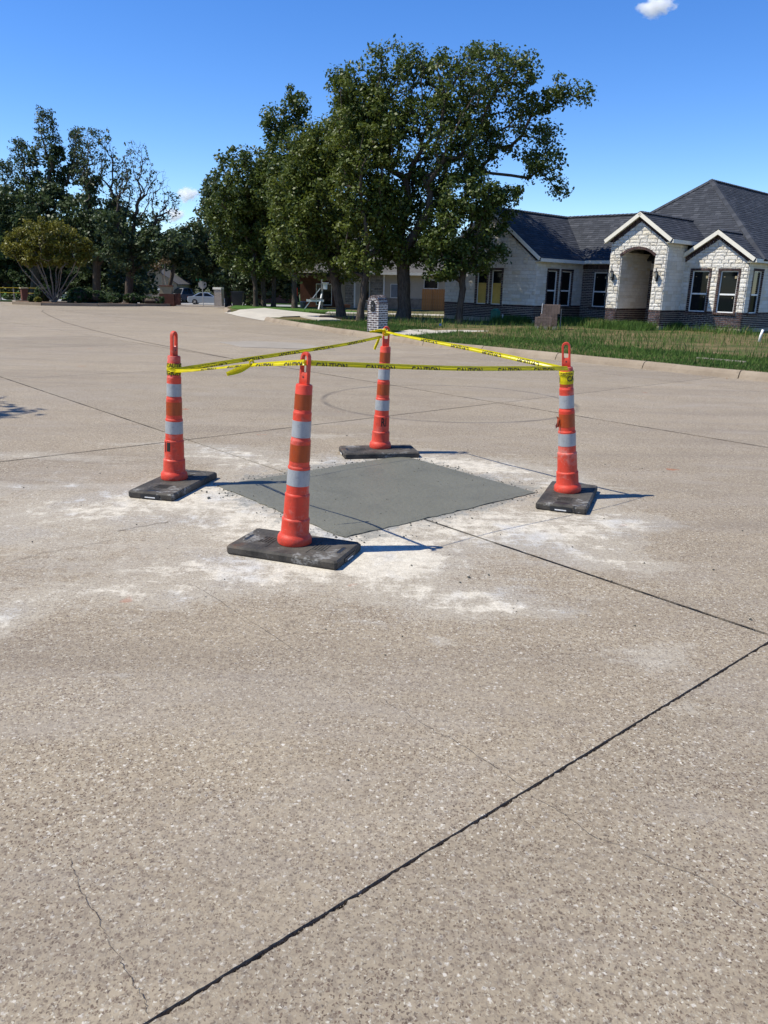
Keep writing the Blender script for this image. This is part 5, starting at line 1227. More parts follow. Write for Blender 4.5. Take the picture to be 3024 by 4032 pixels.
def tree(name,label,base,fork,blobs,Y,seed,r0,leafmat,dens=8.8,per=48,size=.15,bark='bark',group=None,cluster=.45,depth=1.,yj=.8,bare=None,shell=.55,cat='tree',stems=None,twig=.010,pw=.5,tips=0.):
    t=thing(name,label,cat,base,group); C,S_=clusters(blobs,Y,seed,dens,depth,yj,shell,cluster)
    AC=C if bare is None else np.concatenate([C,bare])
    if stems:
        rs=np.random.RandomState(seed); k=len(stems)
        idx=np.argmin([[math.hypot(c[0]-s_[0],c[1]-s_[1]) for s_ in stems] for c in AC],axis=1)
        for i,s_ in enumerate(stems):
            sub=AC[idx==i]
            if len(sub)>1: skeleton(Vector(base)+Vector(((rs.rand()-.5)*.25,(rs.rand()-.5)*.25,0)),(base[0]+(s_[0]-base[0])*.75,base[1]+(s_[1]-base[1])*.75,base[2]+s_[2]),sub,seed+i,r0,bark,t,name='stem',twig=twig)
    else: skeleton(base,fork,AC,seed,r0,bark,t,twig=twig,pw=pw)
    if bare is not None and tips>0:
        rs=np.random.RandomState(seed+5); k=rs.rand(len(bare))<tips*np.clip(1.25-(bare[:,2]-bare[:,2].min())/(np.ptp(bare[:,2])+.01)*.7,.2,1); leaves('sparse_leaves',bare[k],np.full(k.sum(),cluster*.5),9,size*.62,leafmat,t,seed+3)
    leaves('crown',C,S_,per,size,leafmat,t,seed+1); return t
OG='oaks in front of the houses'
T1=[(1.87,8.7,3.0,1.3,.5),(0.11,9.52,1.5,0.75,.3),(3.41,9.2,1.9,.95,-.5),(5.62,8.55,1.1,0.65,-.3),(6.75,8.58,0.62,0.42,-.2),(4.92,7.43,1.6,1.0,.6),(5.63,6.31,0.75,.9,-.6),(6.16,5.33,0.38,0.5,-.8),(1.42,6.95,2.6,1.7,0),(-0.89,7.7,1.5,1.3,.4),(-1.87,8.78,0.7,.8,.2),(0.42,4.95,1.9,1.5,.4),(1.87,4.82,1.5,1.5,.8),(0.66,3.2,1.5,1.0,.3),(3.1,6.6,1.2,1.1,.5)]
tree('oak_tree','tallest spreading oak with thick dark trunk, its limb reaching over the stone house roof',(.57,32.5,.16),(.55,32.6,2.9),T1,32.6,101,.27,'oak_leaves',dens=7.6,per=64,size=.108,group=OG,cluster=.42)
tree('oak_tree','oak with reddish bare soil round its trunk, left of the arched brick mailbox',(-2.02,34.,.18),(-2.5,34.1,2.6),[(-2.76,4.7,1.7,1.9,.3),(-3.9,3.6,1.2,1.4,-.3),(-1.99,3.6,1.2,1.2,.1),(-2.21,6.6,1.5,1.4,0),(-3.2,2.35,1.2,0.6,-.2),(-3.4,6.1,1.4,1.3,.4),(-4.3,5.0,1.0,1.2,.5),(-4.2,2.6,.8,.6,0),(-1.9,2.1,1.0,.5,.3),(-1.6,8.0,1.0,1.0,.6)],34,102,.19,'light_oak_leaves',dens=8.8,per=72,size=.118,group=OG,cluster=.40)
tree('oak_tree','slim leaning oak directly behind the arched brick mailbox',(-1.15,32.,.16),(-.85,32.0,2.7),[(-1.01,5.2,1.4,1.5,0),(-0.97,3.5,1.2,1.2,.2),(-0.86,6.81,1.5,1.3,-.2),(-.2,4.2,1.,1.2,.3),(-1.3,2.3,.9,.5,0),(.2,2.9,.9,.7,.4),(-1.2,8.3,1.1,.9,.3)],32,103,.14,'light_oak_leaves',dens=8.8,per=72,size=.118,group=OG,cluster=.40)
tree('oak_tree','small low branching oak right in front of the boarded windows of the stone house',(2.757,31.3,.18),(2.80,31.3,2.1),[(2.84,4.8,1.4,0.9,0),(3.74,4.25,1.05,0.85,.1),(2.55,3.57,1.3,1.0,-.1),(2.96,2.7,1.45,0.75,0),(2.1,2.25,0.75,0.6,-.1),(1.75,3.3,.7,.8,0),(4.0,2.75,0.4,0.38,0),(4.39,4.92,0.42,0.45,.1)],31.3,104,.13,'oak_leaves',dens=10.5,per=75,size=.11,group=OG,cluster=.34)
T5=[(-7.94,6.7,1.8,1.8),(-7.34,4.71,2.1,1.9),(-8.9,3.4,1.5,1.5),(-6.3,3.3,1.5,1.4),(-7.41,2.4,1.9,.6),(-9.3,5.4,1.2,1.4),(-6.6,7.2,1.3,1.4)]
for k,(x,lab) in enumerate(((-7.63,'leftmost trunk of the dense oak clump at the lawn corner'),(-7.26,'middle trunk of the dense oak clump at the lawn corner'),(-6.78,'right hand trunk of the dense oak clump at the lawn corner'))):
    tree('oak_tree',lab,(x,46+.5*k,.13),(x-.1+.1*k,46+.5*k,2.4),[b_ for i,b_ in enumerate(T5) if i%3==k or i==1],46+.5*k,110+k,.14,'oak_leaves',dens=7.9,per=66,size=.14,group=OG,cluster=.45)
tree('oak_tree','tall oak with an upright leafy spire rising behind the clump',(-5.3,45.,.13),(-5.3,45,3.5),[(-5.12,10.71,0.65,.8),(-6.1,9.81,1.1,0.6),(-5.5,8.6,1.6,1.4),(-4.3,7.03,1.8,1.9),(-4.6,5.,1.9,1.6),(-6.0,6.4,1.6,1.6),(-3.,6.,1.5,1.8),(-3.4,3.6,1.6,1.1),(-5.6,3.1,1.3,.9),(-3.2,8.4,1.4,1.4),(-2.2,4.6,1.4,1.6)],45,120,.16,'oak_leaves',dens=7.9,per=69,size=.135,group=OG,cluster=.42)
tree('oak_tree','broad rounded tree at the far road corner behind the tan brick mailbox',(-12.2,61,-.4),(-12.4,61,2.),[(-12.55,7.15,1.3,1.6),(-13.3,4.93,1.9,2.0),(-14.08,2.9,1.5,1.4),(-12.0,3.68,1.7,2.0),(-12.0,2.4,1.6,.7),(-10.6,5.6,1.5,2.0),(-10.2,3.2,1.6,1.4)],61,121,.25,'dark_leaves',dens=6.0,per=43,size=.22,cluster=.55)
# more trunks and crowns filling the ground between clump and red soil oak
for k,(x,y,h) in enumerate(((-9.4,60,5.),(-6.2,66,6.5),(-3.4,62,6.2),(-.4,70,6.),(3.5,72,6.))):
    tree('background_tree',['dark leafy tree standing behind the oak clump','shaded tree across the side street seen between trunks','dark tree seen behind the wooden power post','tree hidden behind the neighbour house roof','tree behind the fence and the stone house wing'][k],(x,y,tz(y)),(x,y,1.4),[(x,h*.55,2.4,h*.45),(x+1.4,h*.35,1.8,1.6),(x-1.4,h*.4,1.8,1.7)],y,130+k,.2,'dark_leaves',dens=4.5,per=41,size=.25,cluster=.6,group='trees across the side street')
for k,(x,y,w_,h_,lab) in enumerate(((-31,69,3.2,1.7,'dark thicket at the far left edge'),(-26,70,3.2,1.6,'dark thicket behind the taped rail'),(-21.5,66,2.2,1.5,'dark thicket behind the crepe myrtle stems'),(-11.3,64,1.6,1.6,'dark thicket behind the tan brick mailbox'))):
    C_,S__=clusters([(x,tz(y)+h_*.8,w_,h_)],y,300+k,3.2,cluster=.5); t=thing('thicket',lab,'bush',(x,y,tz(y)),'dark thickets below the trees'); leaves('foliage',C_,S__,40,.22,'dark_leaves',t,300+k); skeleton(Vector((x,y,tz(y))),(x,y,tz(y)+.5),C_[::3],300+k,.07,'bark',t,name='stems')
# left side trees with dead tops
def spire(x,y,z0,z1,w_,n,rs,dead=True):
    n=int(n*2.2)
    """branch tips of an upright limb, fanning up"""
    out=[]
    for _ in range(n):
        f=rs.rand(); z=z0+(z1-z0)*f**.8; ww=w_*(1-.55*f)*math.sqrt(rs.rand()); a=rs.rand()*6.283
        out.append((x+ww*math.cos(a),y+ww*math.sin(a)*.8,z+ww*.55))
    return np.array(out)
rs=np.random.RandomState(77)
LG='half dead trees beyond the island'
def ptY(x,y,Y):   # helper: distances were taken from the photograph, x and height given at that distance
    return None
SP=lambda L,Y:np.concatenate([spire(x,Y+dy,z0,z1,w_,n,rs) for x,dy,z0,z1,w_,n in L])
tree('live_oak','tallest half dead tree at far left with sparse leafy spires',(-28.4,64,-.5),(-27.6,64,3.2),[(-26.03,8.6,1.6,1.9),(-27.98,7.3,2.3,2.0),(-25.96,6.23,2.9,2.2),(-28.98,4.81,2.4,2.0),(-25.5,10.8,.5,1.3),(-24.4,9.3,.5,1.2),(-27.3,9.8,.5,.9),(-30.8,6.2,1.8,2.2),(-26.3,4.2,2.6,1.6)],64,140,.34,'dark_leaves',dens=4.0,per=34,size=.23,cluster=.55,group=LG,tips=.8,twig=.005,pw=.66,bare=SP([(-26.0,0,9,13.3,1.3,150),(-24.2,.5,8.5,12.2,.8,90),(-28.3,0,8,11.2,1.1,90),(-29.7,.4,7,9.8,.9,60)],64),shell=.3)
tree('live_oak','middle half dead tree with brown bare twigs fanning from its top',(-22.6,62,-.4),(-22.3,62,3.),[(-22.32,6.4,2.0,1.9),(-22.6,8.4,.7,1.2),(-21.13,4.21,2.4,2.0),(-24.0,4.0,2.7,2.2),(-20.6,6.2,1.0,1.0)],62,141,.32,'dark_leaves',dens=4.2,per=34,size=.23,cluster=.55,group=LG,tips=.45,twig=.005,pw=.66,bare=SP([(-21.6,0,7.2,11.6,1.7,190),(-23.2,.6,8,11.8,.9,90),(-19.9,.3,6.5,9.6,1.0,80)],62),shell=.3)
tree('live_oak','right half dead tree with a bare grey top next to the cloud',(-18.9,58,-.3),(-18.5,58,2.4),[(-17.76,4.5,1.9,1.7),(-16.6,3.3,2.0,1.3),(-15.3,4.0,1.4,1.1),(-18.89,3.2,1.9,1.4),(-14.9,3.0,1.3,1.1),(-19.6,5.,1.2,1.2)],58,142,.30,'dark_leaves',dens=4.9,per=36,size=.21,cluster=.5,group=LG,tips=.12,twig=.005,pw=.66,bare=SP([(-17.6,0,5.5,10.2,1.5,190),(-16.3,.4,5.2,8.6,1.3,130),(-18.7,0,5.5,8.6,.8,60),(-15.4,.3,5.,7.2,.9,60)],58),shell=.3)
tree('crepe_myrtle','dry reddish crepe myrtle standing by the brick monument',(-15.2,54,-.2),(-15.2,54,.6),[(-14.9,2.6,.6,.35),(-15.4,2.4,.5,.3)],54,143,.035,'rusty_leaves',dens=7.0,per=16,size=.12,bark='pale_bark',cluster=.3,stems=[(-15.9,54,1.),(-15.5,54.2,1.1),(-15.1,53.9,1.1),(-14.7,54.1,1.),(-14.4,54,.9)],twig=.014)
tree('crepe_myrtle','wide vase shaped tree with yellow green crown and many pale stems on the island',(-19.2,46.,.12),(-19.2,46,.5),[(-19.17,3.9,1.7,.75,0),(-20.6,3.35,1.0,0.6,0),(-17.75,3.35,.95,0.6,0),(-19.4,3.15,1.9,0.5,0),(-21.2,2.95,.6,.5,0),(-17.1,2.9,.55,.45,0),(-19.2,2.6,1.7,.45,0),(-20.4,2.5,.9,.4,0),(-18.0,2.5,.9,.4,0)],46,144,.032,'yellow_leaves',dens=14,per=52,size=.115,bark='pale_bark',cluster=.30,depth=.75,stems=[(-21.4+.32*i,46+.5*math.sin(i*2.4),1.7+.4*math.sin(i*.25+.2)) for i in range(14)],twig=.012)
for k,(x,y,h,w_) in enumerate(((-38,122,8.5,4.2),(-31,121,8,4.),(-24,122,7.5,4.),(-14,123,7.5,4.))):
    tree('background_tree',['farthest tree behind the tan gabled house, left one','farthest tree behind the tan gabled house, right one','farthest tree straight behind the silver car','farthest tree right of the street sign'][k],(x,y,-1.48),(x,y,1.),[(x,h*.5,w_,h*.46),(x+w_*.6,h*.3,w_*.7,h*.36),(x-w_*.6,h*.3,w_*.7,h*.36)],y,190+k,.25,'dark_leaves',dens=1.8,per=36,size=.4,cluster=.9,group='trees in the background')
tree('background_tree','leaning dark tree whose crown closes the gap above the pickup truck',(-20.9,75,-.8),(-19.8,75,3.),[(-18.4,4.9,2.3,1.6),(-16.6,5.2,1.5,1.3),(-19.8,4.4,1.6,1.4)],75,231,.2,'dark_leaves',dens=3.2,per=40,size=.26,cluster=.6,group='trees in the background')
for k,(x,y,h,w_) in enumerate(((-33,70,9,3.2),(-37,76,9,3.5),(-29.5,80,8,4.),(-35,84,7,4.),(-19.5,113,7.5,3.8),(-28,114,7.5,3.6),(-40,92,8,4.5),(-5.5,86,7,3.6),(-24.5,72,6,3.),(-26.5,74,7,3.))):
    tree('background_tree',['dark tree cut by the left edge of the picture','tree behind the far left yard','dense dark tree behind the crepe myrtle','dark tree over the beige house at far left','dark tree above the blue pickup truck','tree above the silver car','tree at the far left behind the beige house','dark tree beyond the side street behind the clump','low dark tree behind the monument','low dark tree behind the round shrubs'][k],(x,y,tz(y)),(x,y,1.6),[(x,h*.52,w_,h*.46),(x+w_*.6,h*.36,w_*.7,h*.36),(x-w_*.6,h*.36,w_*.7,h*.36)],y,150+k,.25,'dark_leaves',dens=2.6,per=41,size=.34,cluster=.75,group='trees in the background')
for k,(x,y) in enumerate(((-31,-12),(-36,-2),(-30,8),(-38,16),(-33,25),(-28,-22),(-44,30))):  # unseen trees added so the house windows mirror dark foliage, not bright sky
    tree('roadside_tree',['large leafy tree beside and behind the camera','large leafy tree left of the camera','large leafy tree of the left roadside row, near the middle','leafy tree set back from the left roadside row','last leafy tree of the left roadside row up the street','leafy tree of the roadside row farthest behind the camera','leafy tree set far back from the left roadside row'][k],(x,y,-.1),(x,y,2.),[(x,5.,4.,3.4),(x+2,3.4,3,2.2),(x-2,4,3,2.4)],y,180+k,.3,'dark_leaves',dens=1.1,per=40,size=.5,cluster=.9,group='row of trees beyond the left road side')
vg=sheet('left_verge',[(-9.3,-7.5),(-9.8,8),(-12.6,16),(-17.5,26),(-21.5,34),(-25,44),(-80,46),(-80,-7.5)],.14,'mown_grass',.25)
closed_curb('left_curb',[(-9.2,-7.5),(-9.7,8),(-12.5,16),(-17.4,26),(-21.4,34),(-24.9,44)])
for k,(x,y) in enumerate(((-40,42),(-48,54),(-56,36),(-60,62),(-47,70),(-52,20))):
    tree('roadside_tree',['leafy tree well left of the taped rail','leafy tree beyond the far left lawn','leafy tree far out left of the road','most distant leafy tree at far left','leafy tree behind the far left sidewalk','leafy tree left of the roadside row'][k],(x,y,-.1),(x,y,2.),[(x,5.,4.,3.6),(x+2.4,3.2,3,2.4),(x-2.4,3.6,3,2.6)],y,210+k,.3,'dark_leaves',dens=1.1,per=36,size=.5,cluster=.9,group='row of trees beyond the left road side')
# tree whose shadow falls on the road at left (its trunk stands outside the picture)
tree('oak_tree','oak beside the road at left whose shadow falls on the slabs',(-11.6,8.6,0),(-11.2,8.6,3.),[(-9.6,5.6,1.1,1.1,0),(-11.2,6.2,1.8,1.4,0)],8.7,170,.18,'oak_leaves',dens=5.2,per=41,size=.14)
tree('oak_tree','oak further up the road at left casting a far shadow',(-25.,33.5,0),(-24.6,33.5,3.),[(-22.6,5.6,1.5,1.3,0),(-24.6,6.4,2.,1.5,0)],33.5,171,.2,'oak_leaves',dens=4.4,per=36,size=.17)

# ------------------------------------------------------------------ ISLAND, LEFT YARD, SHRUBS
ISL=[(-21.8,46.6),(-20.9,44.7),(-19.0,43.9),(-16.2,44.6),(-14.6,46.2),(-14.0,49.0),(-14.4,53.5),(-16.5,58),(-21,58),(-22.2,50)]
isl=sheet('planting_bed',ISL,.12,'mulch',.25)
# the path of its kerb
closed_curb('island_curb',ISL[-1:]+ISL[:8])
sheet('left_lawn',[(-60,57),(-22.6,57),(-23.4,66),(-60,66)],.10,'mown_grass',.2); sheet('left_sidewalk',[(-60,58.6),(-22.6,58.6),(-22.9,59.8),(-60,59.8)],.125,DR,.05)
sheet('middle_lawn',[(-9,60),(30,52),(30,90),(-5,90)],.05,'mown_grass',.2); sheet('far_lawn',[(-150,109),(120,109),(120,150),(-150,150)],.05,'mown_grass',.1)
sheet('corner_lawn',[(-8.25,42.2),(-8.65,43.6),(-9.05,46.9),(-8.3,52),(2,52),(2,40.2),(-4,40.2),(-6.4,42.9),(-7.3,41.4)],.165,'mown_grass',.3)
sheet('soil_mound',[(-2.9,33.2),(-1.2,33.2),(-.9,34.6),(-1.8,35.3),(-3.,34.8)],.215,'mulch',.1)
def shrub(label,c,rx,rz,seed,mat='shrub_leaves',boxy=False,group='clipped shrubs on the island',size=.07,per=29):
    t=thing('clipped_shrub',label,'shrub',c,group); rs=np.random.RandomState(seed); n=int(120*rx*rz*4)+40
    d=rs.randn(n,3); d/=np.linalg.norm(d,axis=1)[:,None]
    if boxy:
        q=(rs.rand(n,3)-.5)*2; k=rs.randint(0,3,n); q[np.arange(n),k]=np.sign(q[np.arange(n),k]); d=q
    C=np.array(c)+d*np.array([rx,rx*(1. if not boxy else .6),rz])*(.9)+np.array([0,0,rz]); C[:,2]=np.maximum(C[:,2],c[2]+.03)
    leaves('foliage',C,np.full(n,.08),per,size,mat,t,seed)
    mb=MB(); ring=[]
    mb.lathe([(rx*.3,0),(rx*.75,rz*.5),(rx*.8,rz),(rx*.6,rz*1.6),(rx*.15,rz*1.85)],10,Vector(c)); mb.build('branches','bark',t)
    return t
shrub('large dark rounded shrub left of the yellow crepe myrtle',(-20.3,47.4,.12),.55,.48,201)
shrub('small bright green ball shrub at the left end of the island',(-20.35,45.7,.12),.17,.17,202)
shrub('small golden shrub beside the ball shrub',(-19.95,45.6,.12),.16,.13,203,'yellow_leaves')
shrub('dark low shrub just right of the crepe myrtle stems',(-18.3,47.6,.12),.7,.42,204)
shrub('small round shrub right of the crepe myrtle',(-18.2,45.9,.12),.16,.16,205); shrub('upright egg shaped green shrub on the island',(-17.75,45.9,.12),.22,.29,206)
shrub('dark square clipped hedge on the island',(-17.9,48.6,.08),.72,.34,207,boxy=True); shrub('dark rounded shrub between ornamental grass and the tan house',(-17.0,50,.03),.40,.31,208)
shrub('little ball shrub in front of the dark rounded shrub',(-16.7,49,.06),.15,.15,209); shrub('broad bright dome shrub in the middle of the island',(-16.0,50,.03),.52,.31,210); shrub('long low dark hedge beside the monument',(-14.9,50.4,.02),.75,.22,211,boxy=True)
rs=np.random.RandomState(5); n=1500; og=np.stack([-18.3+rs.randn(n)*.35,50.5+rs.randn(n)*.4,np.full(n,.03)],1)
o=blades('ornamental_grass',og,.3,.75,.03,'ornamental_grass',55,.6); o['kind']='stuff'; tag(o,'tufts of pale ornamental grass beside the dark hedge','ornamental grass')
# monument by the entrance
t=thing('entry_monument','low brown brick monument with stepped cap by the dry crepe myrtle','monument',(-14.4,52.,-.05))
b=MB(); b.box((-14.4,52.3,.25),(.95,.5,.75)); b.build('base','red_brick',t); b=MB(); b.box((-14.45,52.3,.86),(.75,.45,.46)); b.build('upper','pale_panel',t); b=MB(); b.box((-14.45,52.3,1.12),(.85,.55,.06)); b.build('cap','red_brick',t); b=MB(); b.box((-13.75,52.3,.3),(.3,.4,.7)); b.build('side_pier','red_brick',t)
# rail with caution tape at far left
t=thing('taped_rail','far left low post rail wrapped in yellow caution tape','rail',(-26.3,57,0))
for k,x in enumerate((-28.6,-27.6,-26.6,-25.8,-24.2)):
    b=MB(); b.box((x,57,.25),(.07,.07,.9)); b.build('post','grey_wood',t)
b=MB(); b.bar((-29,56.95,.66),(-23.9,56.95,.72),.06,.03); b.build('tape','yellow_paint',t); b=MB(); b.bar((-29,56.95,.36),(-23.9,56.95,.34),.05,.03); b.build('tape','yellow_paint',t)

# ------------------------------------------------------------------ FAR HOUSES
def block(t,name,mat,x0,x1,y0,y1,z0,z1):
    b=MB(); b.box(((x0+x1)/2,(y0+y1)/2,(z0+z1)/2),(x1-x0,y1-y0,z1-z0)); return b.build(name,mat,t)
def gable_block(t,x0,x1,y0,y1,z0,ze,zp,wall,roofm):
    b=MB(); b.add([(x0,y0,z0),(x1,y0,z0),(x1,y0,ze),((x0+x1)/2,y0,zp),(x0,y0,ze),(x0,y1,z0),(x1,y1,z0),(x1,y1,ze),((x0+x1)/2,y1,zp),(x0,y1,ze)],[(0,1,2,3,4),(9,8,7,6,5),(0,4,9,5),(1,6,7,2),(4,3,8,9),(3,2,7,8)]); b.build('wall',wall,t)
    xm=(x0+x1)/2; b=MB()
    for s_ in (-1,1):
        xe=xm+s_*((x1-x0)/2+.3); zz=ze-.3*(zp-ze)/((x1-x0)/2); b.add([(xm,y0-.3,zp+.10),(xe,y0-.3,zz+.10),(xe,y1,zz+.10),(xm,y1,zp+.10),(xm,y0-.3,zp+.02),(xe,y0-.3,zz+.02),(xe,y1,zz+.02),(xm,y1,zp+.02)],[(0,1,2,3),(7,6,5,4),(0,4,5,1),(1,5,6,2),(2,6,7,3)])
    b.build('roof',roofm,t)
t=thing('tan_house','tan gabled house behind the hedges, seen under the half dead trees','house',(-33,108,-1.48))
gable_block(t,-36.6,-33.6,104,112,-1.48,1.3,2.5,'pale_panel','grey_roof'); gable_block(t,-33.5,-27.9,106,114,-1.48,.95,2.7,'pale_panel','grey_roof'); 
w_=block(t,'window','white_vinyl',-34.9,-34.1,103.93,104.,-1.2,.55); b=MB(); b.box((-34.5,103.92,-.3),(.66,.05,1.6)); b.build('pane','window_glass',w_)
block(t,'garage_door','tan_siding',-31.6,-29.4,105.93,106,-1.4,.1); block(t,'trim','white_vinyl',-31.8,-29.2,105.9,105.99,.1,.25)
t=thing('beige_house','beige low house far left behind the crepe myrtle','house',(-40,112,-1.48)); gable_block(t,-47,-36.8,112,120,-1.48,1.3,3.2,'beige_wall','grey_roof'); block(t,'porch_post','white_vinyl',-37.8,-37.6,111.3,111.5,-1.4,1.2)
t=thing('porch_house','shaded house with white porch posts behind the myrtle stems','house',(-33,88,-1.2)); gable_block(t,-34.6,-31.0,87,95,-1.2,1.1,2.3,'tan_siding','grey_roof'); 
for x in(-34.2,-32.8,-31.6): block(t,'porch_post','white_vinyl',x,x+.12,86.6,86.72,-1.1,1.1)
t=thing('brown_house','dark brown house across the street between oak trunks','house',(-7,112,-1.48)); gable_block(t,-24,-14,112,120,-1.48,1.2,3.,'red_brick','grey_roof'); gable_block(t,-12.,6,110,118,-1.48,1.0,3.,'red_brick','grey_roof')
for x in(-10,-7,-3,0): 
    w_=block(t,'window','white_vinyl',x,x+1.1,109.94,110,-.6,.6); b=MB(); b.box((x+.55,109.93,0),(.95,.03,1.05)); b.build('pane','window_glass',w_)
# neighbour house with taupe stucco and stone
t=thing('neighbour_house','low taupe neighbour house with stone pilasters behind the oak trunks','house',(-1,51,-.15)); NZ=-.2; NY=50.
block(t,'wall','taupe_stucco',-3.0,4.5,NY,NY+8,NZ,2.25); block(t,'lower_wall','grey_stone',-.35,4.4,NY-.05,NY-.002,NZ,.75)
for x0,x1 in((-2.75,-2.2),(-1.18,-.45)):
    p_=block(t,'stone_pilaster','taupe_stucco',x0,x1,NY-.10,NY-.001,NZ,2.1); F=Frame((x0,NY-.10,0),(1,0,0),(0,0,1)); pc=Pieces('stone','grey_stone',p_)
    for ps in tiles([rect(0,x1-x0,NZ,2.1)],[],.16,(.18,.34),.015,hvar=.3): pc.add(F,ps,0,.03,.02)
    # three levels at most: pieces sit directly under the pilaster
    pc.flush()
p_=block(t,'side_wing','red_brick',-5.6,-3.0,NY+.6,NY+6,NZ,2.2); block(t,'downspout','white_vinyl',-2.2,-2.10,NY-.12,NY-.02,NZ+.1,2.15); block(t,'downspout','white_vinyl',-.40,-.30,NY-.16,NY-.06,NZ+.1,2.15)
for x0,x1,z0,z1,m in((-1.62,-1.22,.55,1.75,'window_glass'),(-.85,-.5,1.0,1.6,'window_glass'),(.05,.75,.75,1.6,'shutter_grey'),(-4.6,-3.6,.2,1.5,'window_glass'),(2.1,3.0,1.35,1.9,'window_glass')):
    w_=block(t,'window','white_vinyl',x0,x1,NY-.03,NY+.0-.001,z0,z1) if x0>-3 else block(t,'window','white_vinyl',x0,x1,NY+.55,NY+.599,z0,z1)
    yy=NY-.034 if x0>-3 else NY+.546; b=MB(); b.box(((x0+x1)/2,yy,(z0+z1)/2),(x1-x0-.09,.01,z1-z0-.09)); b.build('pane',m,w_)
block(t,'fascia','cream_trim',-6,5,NY-.55,NY-.5,2.12,2.28); b=MB(); b.add([(-6,NY-.5,2.28),(5,NY-.5,2.28),(3,NY+4,4.4),(-3.5,NY+4,4.4),(-6,NY+8.5,2.28),(5,NY+8.5,2.28)],[(0,1,2,3),(5,4,3,2),(4,0,3),(1,5,2)]); b.build('roof','grey_roof',t); block(t,'soffit','cream_trim',-6,5,NY-.5,NY,2.12,2.14)
t=thing('flower_pot','terracotta pot against the neighbour house stone','flower pot',(-2.55,48.6,.05)); b=MB(); b.lathe([(.13,0),(.20,.30),(.22,.32),(.22,.38),(.18,.38)],14,(-2.55,48.6,-.05)); b.build('pot','terracotta',t)
# fence
t=thing('wooden_fence','orange brown upright board fence between the neighbour house and stone house','fence',(2.5,46,-.2))
x=1.86; k=0
while x<3.35:
    b=MB(); h_=1.56+.01*(k%3); b.add([(x,46,-.2),(x+.128,46,-.2),(x+.128,46,-.2+h_),(x,46,-.2+h_),(x,46.02,-.2),(x+.128,46.02,-.2),(x+.128,46.02,-.2+h_),(x,46.02,-.2+h_)],[(0,1,2,3),(7,6,5,4),(3,2,6,7),(1,5,6,2),(0,3,7,4)]); b.build('plank','cedar_plank',t,centre=True); x+=.135; k+=1
b=MB(); b.box((2.6,46.05,.2),(1.5,.05,.09)); b.box((2.6,46.05,1.1),(1.5,.05,.09)); b.build('rail','cedar_plank',t)

# ------------------------------------------------------------------ YARD THINGS
# packs of brick wrapped in paper on blocks
t=thing('brick_pallet','stepped stack of brown wrapped brick packs standing in the weeds before the wing','brick stack',(5.6,28.4,.17))
yw=R(-14)
def loc(c,dx,dy,dz): return Vector(c)+Matrix.Rotation(yw,3,'Z')@Vector((dx,dy,dz))
c0=(5.62,28.5,.17)
def pack(cx_,cy_,z0,nx,ny,nz,bx=.098,by=.2,bz=.062):
    for i in range(nx):
        for j in range(ny):
            for k in range(nz):
                if 0<i<nx-1 and 0<j<ny-1 and k<nz-1: continue
                b=MB(); b.box((0,0,0),(bx-.004,by-.006,bz-.004)); me=pack.me.get((bx,by)) or pack.me.setdefault((bx,by),mesh('block',b.v,b.f,'brown_paper'))
                o_=bpy.data.objects.new('block',me); col.objects.link(o_); o_.parent=t; o_.location=loc(c0,cx_+(i-(nx-1)/2)*bx,cy_+(j-(ny-1)/2)*by,z0+bz*(k+.5))-t.location; o_.rotation_euler=(0,0,yw)
pack.me={}
pack(.02,.1,.12,7,2,5); pack(-.10,-.28,.12,6,1,5); pack(.06,.1,.43,6,2,2); pack(.14,.1,.556,6,2,5)
b=MB(); 
for dx in(-.3,0,.3): b.box(loc(c0,dx,-.05,.06),(.12,.7,.12),rz=yw)
b.build('pallet','grey_wood',t)
b=MB(); b.box(loc(c0,-.19,.1,.72),(.02,.38,.34),rz=yw); b.build('wrapping','white_board',t)
b=MB(); b.bar(loc(c0,.47,.35,0),loc(c0,.47,.35,.72),.03); b.build('stake','grey_wood',t)
# pipe
t=MB(); t.tube([(11.17,24.0,.1),(11.19,24.0,.36),(11.23,23.98,.555)],.036,14); tag(t.build('plastic_pipe','white_pvc',smooth=True),'short white plastic pipe sticking out of the weeds at right','pipe')
# green utility box
t=thing('utility_box','dark green box with pale post against the brick base by the small oak','utility box',(4.35,32.8,.18)); b=MB(); b.box((4.35,32.75,.42),(.34,.2,.48),rz=R(-45)); b.lathe([(.16,.66),(.12,.72),(.03,.75)],12,(4.35,32.75,0)); b.build('cover','green_plastic',t); b=MB(); b.box((4.62,32.6,.34),(.05,.05,.36)); b.build('post','white_pvc',t)
# survey flags
t=thing('survey_flag','small blue and yellow survey flag in the grass by the small oak','flag',(1.9,29.,.18)); b=MB(); b.tube([(1.9,29,.15),(1.93,29,.42)],.004,5); b.build('wire','sign_grey',t); b=MB(); b.box((1.88,29,.22),(.10,.006,.08)); b.build('blue_flag','blue_cloth',t); b=MB(); b.box((1.94,29,.36),(.035,.006,.12)); b.build('yellow_flag','yellow_paint',t)
